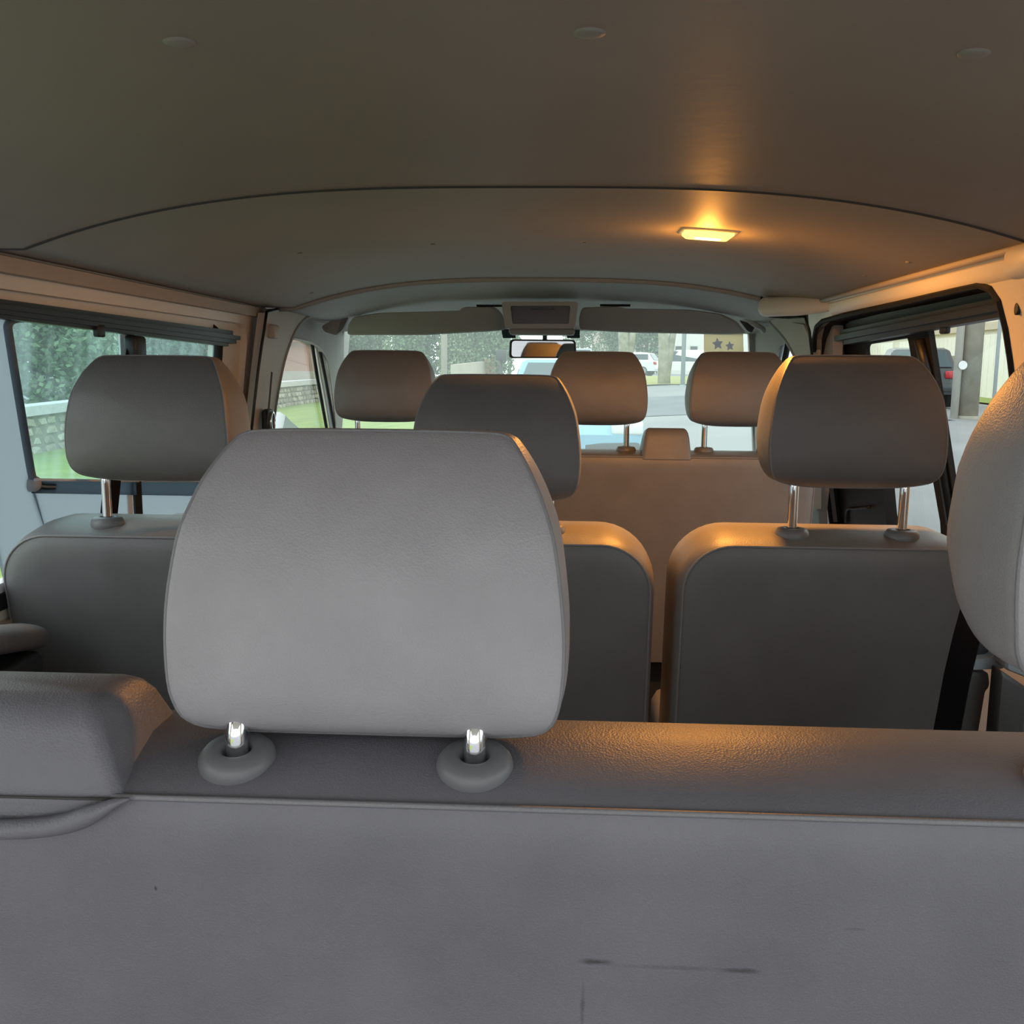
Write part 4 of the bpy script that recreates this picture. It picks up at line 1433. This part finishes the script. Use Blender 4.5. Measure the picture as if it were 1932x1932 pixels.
# ---------- houses
def block(name, x0, x1, y0, y1, z0, h, m, roofm, label, wins=(), roof='flat', lower=None):
    t = thing(name, ((x0 + x1) / 2, (y0 + y1) / 2, z0), label, 'house')
    V, Fc = box(x0, x1, y0, y1, z0, z0 + h)
    mk('walls', V, Fc, m, t, False)
    if roof == 'flat':
        V, Fc = box(x0 - .15, x1 + .15, y0 - .15, y1 + .15, z0 + h, z0 + h + .2)
    else:
        V = [Vector(q) for q in ((x0 - .3, y0 - .3, z0 + h), (x1 + .3, y0 - .3, z0 + h), (x1 + .3, y1 + .3, z0 + h), (x0 - .3, y1 + .3, z0 + h), ((x0 + x1) / 2, y0 - .3, z0 + h + 1.6), ((x0 + x1) / 2, y1 + .3, z0 + h + 1.6))]
        Fc = [(0, 1, 4), (1, 2, 5, 4), (2, 3, 5), (3, 0, 4, 5), (0, 3, 2, 1)]
    mk('roof', V, Fc, roofm, t, False)
    if lower:
        V, Fc = box(x0 - .04, x1 + .04, y0 - .04, y1 + .04, z0, z0 + lower[0])
        mk('lower_wall', V, Fc, lower[1], t, False)
    for (face, c, zc, w, hh) in wins:
        if face == 'y':
            V, Fc = box(c - w / 2, c + w / 2, y0 - .06, y0 - .02, zc - hh / 2, zc + hh / 2)
            V2, F2 = box(c - w / 2 + .08, c + w / 2 - .08, y0 - .09, y0 - .05, zc - hh / 2 + .08, zc + hh / 2 - .08)
        elif face == 'x0':
            V, Fc = box(x0 - .06, x0 - .02, c - w / 2, c + w / 2, zc - hh / 2, zc + hh / 2)
            V2, F2 = box(x0 - .09, x0 - .05, c - w / 2 + .08, c + w / 2 - .08, zc - hh / 2 + .08, zc + hh / 2 - .08)
        else:
            V, Fc = box(x1 + .02, x1 + .06, c - w / 2, c + w / 2, zc - hh / 2, zc + hh / 2)
            V2, F2 = box(x1 + .05, x1 + .09, c - w / 2 + .08, c + w / 2 - .08, zc - hh / 2 + .08, zc + hh / 2 - .08)
        f = mk('window', V, Fc, mat('house_window_frame', (0.6, 0.58, 0.55), .6), t, False)
        mk('pane', V2, F2, mat('house_pane', (0.06, 0.08, 0.09), .15), f, False)
    return t


PINK = mat('pink_render', (0.52, 0.31, 0.24), .85, var=.08, vscale=.8)
PALEW = mat('pale_render', (0.55, 0.50, 0.43), .85, var=.08, vscale=.8)
TILE = mat('roof_tile', (0.32, 0.14, 0.09), .8, var=.2, vscale=5)
p = at(520, 745, 44)
p2 = at(584, 745, 44)
zz = gz(-13, 44)
block('pink_house', p.x - 3.5, p2.x, 44, 52, zz, at(560, 646, 44).z - zz, PINK, TILE, 'pink rendered house over a pale lower wall, seen through the driver window',
      [('y', p2.x - 3.4, zz + 2.6, 1.0, 1.2)], 'gable', (at(550, 700, 44).z - zz, PALEW))
p = at(60, 760, 24)
zz = gz(-15, 24)
block('pale_house', at(60, 720, 38).x, at(134, 720, 38).x, 38, 43, gz(-19, 38), 2.7, mat('house_cream', (0.66, 0.64, 0.55), .8, var=.05), TILE, 'pale cream house among the trees, seen through the left window', (), 'gable')

# cream building along the right side of the street
CREAMB = mat('cream_render', (0.80, 0.74, 0.61), .8, var=.06, vscale=.6)
bx = 14.5
bz = gz(bx, 33)
cbld = thing('street_building', (bx, 34, bz - .4), 'long cream building with pale garage doors along the right of the street', 'building')
V, Fc = box(bx, bx + 9, 18, 53, bz - 1.2, bz + 8.0)
mk('walls', V, Fc, CREAMB, cbld, False)
V, Fc = box(bx - .15, bx + 9, 18, 53, bz + 2.35, bz + 2.6)
mk('string_course', V, Fc, mat('string_course', (0.60, 0.52, 0.40), .8), cbld, False)
for k in range(8):
    y0 = 19.5 + k * 4.1
    V, Fc = box(bx - .06, bx + .02, y0, y0 + 3.3, bz - .6, bz + 2.2)
    g = mk('garage_door', V, Fc, mat('garage_white', (0.86, 0.83, 0.74), .6), cbld, False)
    for j in range(8):
        V, Fc = box(bx - .078, bx - .06, y0 + .06 + j * .4, y0 + .06 + j * .4 + .37, bz - .57, bz + 2.17)
        mk('slat', V, Fc, MATS['garage_white'], g, False)
    V, Fc = box(bx - .08, bx - .01, y0 + .8, y0 + 2.4, bz + 3.4, bz + 5.2)
    f = mk('window', V, Fc, mat('house_window_frame', (0.6, 0.58, 0.55), .6), cbld, False)
    V, Fc = box(bx - .12, bx - .07, y0 + .9, y0 + 2.3, bz + 3.5, bz + 5.1)
    mk('pane', V, Fc, mat('house_pane', (0.06, 0.08, 0.09), .15), f, False)
p = atx(1793, 683, bx)
V, Fc = box(bx - .3, bx - .0, p.y - .6, p.y + .6, p.z - .22, p.z + .22)
mk('vent_box', V, Fc, mat('vent_grey', (0.35, 0.34, 0.30), .7), cbld, False)
# white building far ahead right
p0_, p1_ = at(1262, 690, 95), at(1440, 690, 95)
zz = gz(p0_.x, 95)
block('white_building', p0_.x, p1_.x, 95, 110, zz, 9.0, mat('white_render', (0.74, 0.72, 0.68), .8, var=.04), MATS['string_course'], 'white building far ahead behind the white van',
      [('y', p0_.x + .9 + 1.4 * k, at(1300, 661, 95).z, .8, .9) for k in range(7)])
p0_, p1_ = at(1120, 690, 120), at(1240, 690, 120)
block('far_house', p0_.x, p1_.x, 120, 130, gz(p0_.x, 120), 6.0, mat('far_render', (0.56, 0.44, 0.40), .8), TILE, 'distant pinkish house behind the red car', (), 'gable')


# ---------- poles
def pole(name, px, yy, r0, r1, h, m, label, extra=None):
    p = at(px, 720, yy)
    z = gz(p.x, yy) - .1
    t = thing(name, (p.x, yy, z), label, 'pole')
    V, Fc = tube([Vector((p.x, yy, z)), Vector((p.x, yy, z + h * .5)), Vector((p.x, yy, z + h))], [r0, (r0 + r1) / 2, r1], 10)
    mk('shaft', V, Fc, m, t)
    V, Fc = tube([Vector((p.x, yy, z)), Vector((p.x, yy, z + .16))], [r0 * 1.35, r0 * 1.25], 10)
    mk('collar', V, Fc, m, t)
    return t, p, z


CONC = mat('concrete', (0.30, 0.29, 0.24), .85, var=.2, vscale=3)
t, p, z = pole('concrete_pole', 1829, 20, .205, .19, 9, CONC, 'stout concrete pole with a round white disc, through the sliding door window')
q = at(1817, 689, 20 - .23)
V, Fc = loft([[q + Vector((.082 * math.cos(a), h_, .086 * math.sin(a))) for a in [2 * math.pi * k / 20 for k in range(20)]] for h_ in (0, .012)])
mk('disc', V, Fc, WHITE, t, False, label='round white disc')
V, Fc = tube([Vector((p.x - .29, 19.9, z)), Vector((p.x - .25, 19.9, z + 8))], .08, 8)
mk('conduit', V, Fc, mat('conduit', (0.5, 0.49, 0.44), .7), t)
pole('sign_post', 1878, 18.0, .032, .032, 5.5, mat('galvanised', (0.38, 0.43, 0.45), .5), 'thin grey post before the cream building, right of the concrete pole')
pole('lamp_post', 1288, 33, .075, .065, 8, mat('lamp_post_grey', (0.30, 0.36, 0.37), .6), 'slim blue-grey lamp post between the two right-hand cab headrests')
pole('timber_pole', 838, 26, .085, .08, 8, mat('timber_pole', (0.42, 0.37, 0.33), .85), 'pale timber pole standing on the grass left of the mirror')
# low garden wall and a dark bollard left of the blue car
a, b = at(850, 694, 40), at(915, 690, 46)
lw_ = thing('garden_wall', (a.x, 42, gz(a.x, 42)), 'low cream garden wall across the street, left of the mirror', 'wall')
V, Fc = plate([Vector((a.x, 40, gz(a.x, 40) - .3)), Vector((b.x, 46, gz(b.x, 46) - .3)), Vector((b.x, 46, at(915, 681, 46).z)), Vector((a.x, 40, at(850, 688, 40).z))], [], Vector((0.1, .3, 0)))
mk('wall_face', V, Fc, PALEW, lw_, False)
V, Fc = box(b.x - .02, b.x + .5, 45.9, 46.4, gz(b.x, 46) - .2, at(915, 681, 46).z + .1)
mk('end_pier', V, Fc, mat('brick_orange', (0.46, 0.26, 0.16), .9), lw_, False)
p = at(946, 674, 30)
bn = thing('litter_bin', (p.x, 30, gz(p.x, 30)), 'dark bin on a post near the kerb, left of the mirror', 'bin')
V, Fc = tube([Vector((p.x, 30, gz(p.x, 30))), Vector((p.x, 30, p.z))], .05, 8)
mk('post', V, Fc, DARKGREY, bn)
V, Fc = box(p.x - .16, p.x + .16, 29.85, 30.15, p.z - .1, p.z + .22, .03)
mk('bin_body', V, Fc, DARKGREY, bn)


# ---------- cars
CARGLASS = mat('car_glass', (0.04, 0.07, 0.08), .08)
TYRE = mat('tyre', (0.015, 0.015, 0.016), .8)
ALLOY = mat('wheel_alloy', (0.55, 0.56, 0.58), .3, .8)
TAIL = mat('tail_lamp', (0.45, 0.02, 0.03), .25)
HEADL = mat('head_lamp', (0.75, 0.78, 0.76), .15)


def car(name, x, y, yaw, col, label, prof='hatch', L=4.0, W=1.66, Ht=1.45, zb=None):
    z0 = gz(x, y) if zb is None else zb
    t = thing(name, (x, y, z0), label, 'car')
    M = Matrix.Translation(Vector((x, y, z0))) @ Matrix.Rotation(yaw, 4, 'Z')
    m = mat('car_paint_' + label.split()[0], col, .25)
    T = lambda V: [M @ Vector(v) for v in V]
    # local +y is the front
    if prof == 'van':
        lower = [(-L / 2, .35), (-L / 2, 1.0), (L / 2 - .7, 1.0), (L / 2 - .05, .80), (L / 2, .6), (L / 2, .35)]
        upper = [(-L / 2 + .02, 1.0), (-L / 2 + .06, Ht), (L / 2 - 1.55, Ht), (L / 2 - .7, 1.0)]
    else:
        lower = [(-L / 2, .32), (-L / 2 - .02, .6), (-L / 2 + .08, .92), (L / 2 - 1.15, .93), (L / 2 - .25, .78), (L / 2, .60), (L / 2, .32)]
        upper = [(-L / 2 + .10, .92), (-L / 2 + .45, Ht - .05), (-L / 2 + .9, Ht), (L / 2 - 1.9, Ht), (L / 2 - 1.15, .93)]
    rings = []
    for (xx, s) in ((-W / 2 + .0, .93), (-W / 2 + .04, .99), (-W / 2 + .12, 1), (0, 1.02), (W / 2 - .12, 1), (W / 2 - .04, .99), (W / 2, .93)):
        rings.append([Vector((xx, yy * s, .35 + (zz - .35) * (s if zz > .8 else 1))) for (yy, zz) in lower])
    V, Fc = loft(rings)
    b = mk('body', T(V), Fc, m, t, True, 30)
    rings = []
    for xx in (-1, -.9, 0, .9, 1):
        ring = []
        for (yy, zz) in upper:
            k = (zz - .92) / (Ht - .92)
            ring.append(Vector((xx * (W / 2 - .06 - .14 * max(k, 0)), yy, zz - (.03 if abs(xx) == 1 and k > .5 else 0))))
        rings.append(ring)
    V, Fc = loft(rings)
    mk('cabin', T(V), Fc, m, t, True, 30)
    # glazing, proud of the cabin
    fr, ba = upper[-1], upper[0]
    frt, bat = upper[-2], upper[1]

    def gl(nm, a, bt, wa, wb, out):
        V = []
        for (pt, ww, k) in ((a, wa, .12), (bt, wb, .9)):
            pass
        A = Vector((0, a[0] + (bt[0] - a[0]) * .1, a[1] + (bt[1] - a[1]) * .1))
        Bp = Vector((0, a[0] + (bt[0] - a[0]) * .88, a[1] + (bt[1] - a[1]) * .88))
        Vx = [A + Vector((-wa, out, .01)), A + Vector((wa, out, .01)), Bp + Vector((wb, out, .02)), Bp + Vector((-wb, out, .02))]
        V, Fc = plate([M @ v for v in Vx], [], M.to_3x3() @ Vector((0, -out * .8, 0)))
        mk(nm, V, Fc, CARGLASS, t, False)
    gl('windscreen', fr, frt, W / 2 - .14, W / 2 - .28, .03)
    gl('rear_window', ba, bat, W / 2 - .16, W / 2 - .28, -.03)
    for sx in (-1, 1):
        pts = []
        for (yy, zz) in ((ba[0] + .35, 1.0), (fr[0] - .25, 1.0), (frt[0] - .05, Ht - .12), (upper[2][0] - (.4 if prof != 'van' else -1.6), Ht - .12)):
            k = (zz - .92) / (Ht - .92)
            pts.append(M @ Vector((sx * (W / 2 - .06 - .14 * k + .012), yy, zz)))
        V, Fc = plate(pts, [], M.to_3x3() @ Vector((-sx * .02, 0, 0)))
        mk('side_window', V, Fc, CARGLASS, t, False)
        for yy in (-L / 2 + .75, L / 2 - .78):
            c = Vector((sx * (W / 2 - .09), yy, .31))
            V, Fc = loft([[c + Vector((dx * sx, r_ * math.cos(a), r_ * math.sin(a))) for a in [2 * math.pi * k / 20 for k in range(20)]] for (dx, r_) in ((-.09, .29), (-.08, .31), (.08, .31), (.09, .28))])
            wh = mk('wheel', T(V), Fc, TYRE, t, True, 40)
            V, Fc = loft([[c + Vector((dx * sx, r_ * math.cos(a), r_ * math.sin(a))) for a in [2 * math.pi * k / 20 for k in range(20)]] for (dx, r_) in ((.085, .2), (.097, .19), (.094, .05))])
            mk('hub', T(V), Fc, ALLOY, wh, True, 40)
        V, Fc = box(sx * (W / 2 - .2) - .17, sx * (W / 2 - .2) + .17, L / 2 - .12, L / 2 + .015, .60, .76, .03)
        mk('headlamp', T(V), Fc, HEADL, t)
        V, Fc = box(sx * (W / 2 - .17) - .15, sx * (W / 2 - .17) + .15, -L / 2 - .045, -L / 2 + .15, .70, .88, .03)
        mk('tail_lamp', T(V), Fc, TAIL, t, label='red tail lamp')
    V, Fc = box(-W / 2 + .06, W / 2 - .06, L / 2 - .1, L / 2 + .03, .36, .52, .03)
    mk('bumper', T(V), Fc, DARKGREY if prof != 'van' else m, t)
    V, Fc = box(-W / 2 + .06, W / 2 - .06, -L / 2 - .06, -L / 2 + .1, .38, .58, .03)
    mk('bumper', T(V), Fc, m, t)
    return t


p = at(1077, 760, 11.2)
car('parked_car', p.x, 12.6, math.pi, (0.22, 0.42, 0.55), 'pale blue car parked facing the van just ahead', L=3.9, W=1.62, Ht=1.42, zb=gz(0, 10) - .05)
p = at(1190, 690, 60)
car('parked_car', p.x, 62, R(70), (0.78, 0.79, 0.80), 'white small car parked beyond the grass, left of the forked trunk', L=3.8)
p = at(1302, 690, 72)
car('parked_van', p.x, 74, R(88), (0.80, 0.78, 0.74), 'cream white delivery van parked beyond the grass behind the lamp post', 'van', 4.6, 1.8, 1.85)
p = at(1137, 672, 68)
car('parked_car', p.x, 70, R(8), (0.30, 0.04, 0.04), 'dark red car driving away, above the middle cab headrest', L=4.0)
p = at(1098, 668, 82)
car('parked_van', p.x, 84, R(0), (0.62, 0.66, 0.70), 'silver van ahead of the red car, at the mirror edge', 'van', 4.8, 1.9, 2.2)
p = at(1763, 740, 9.6)
car('parked_car', 9.15, 26.3, R(-12), (0.05, 0.055, 0.06), 'charcoal car with red tail lamps parked right of the street, through the sliding door window', L=4.0, zb=gz(8.85, 26.3) - .03)
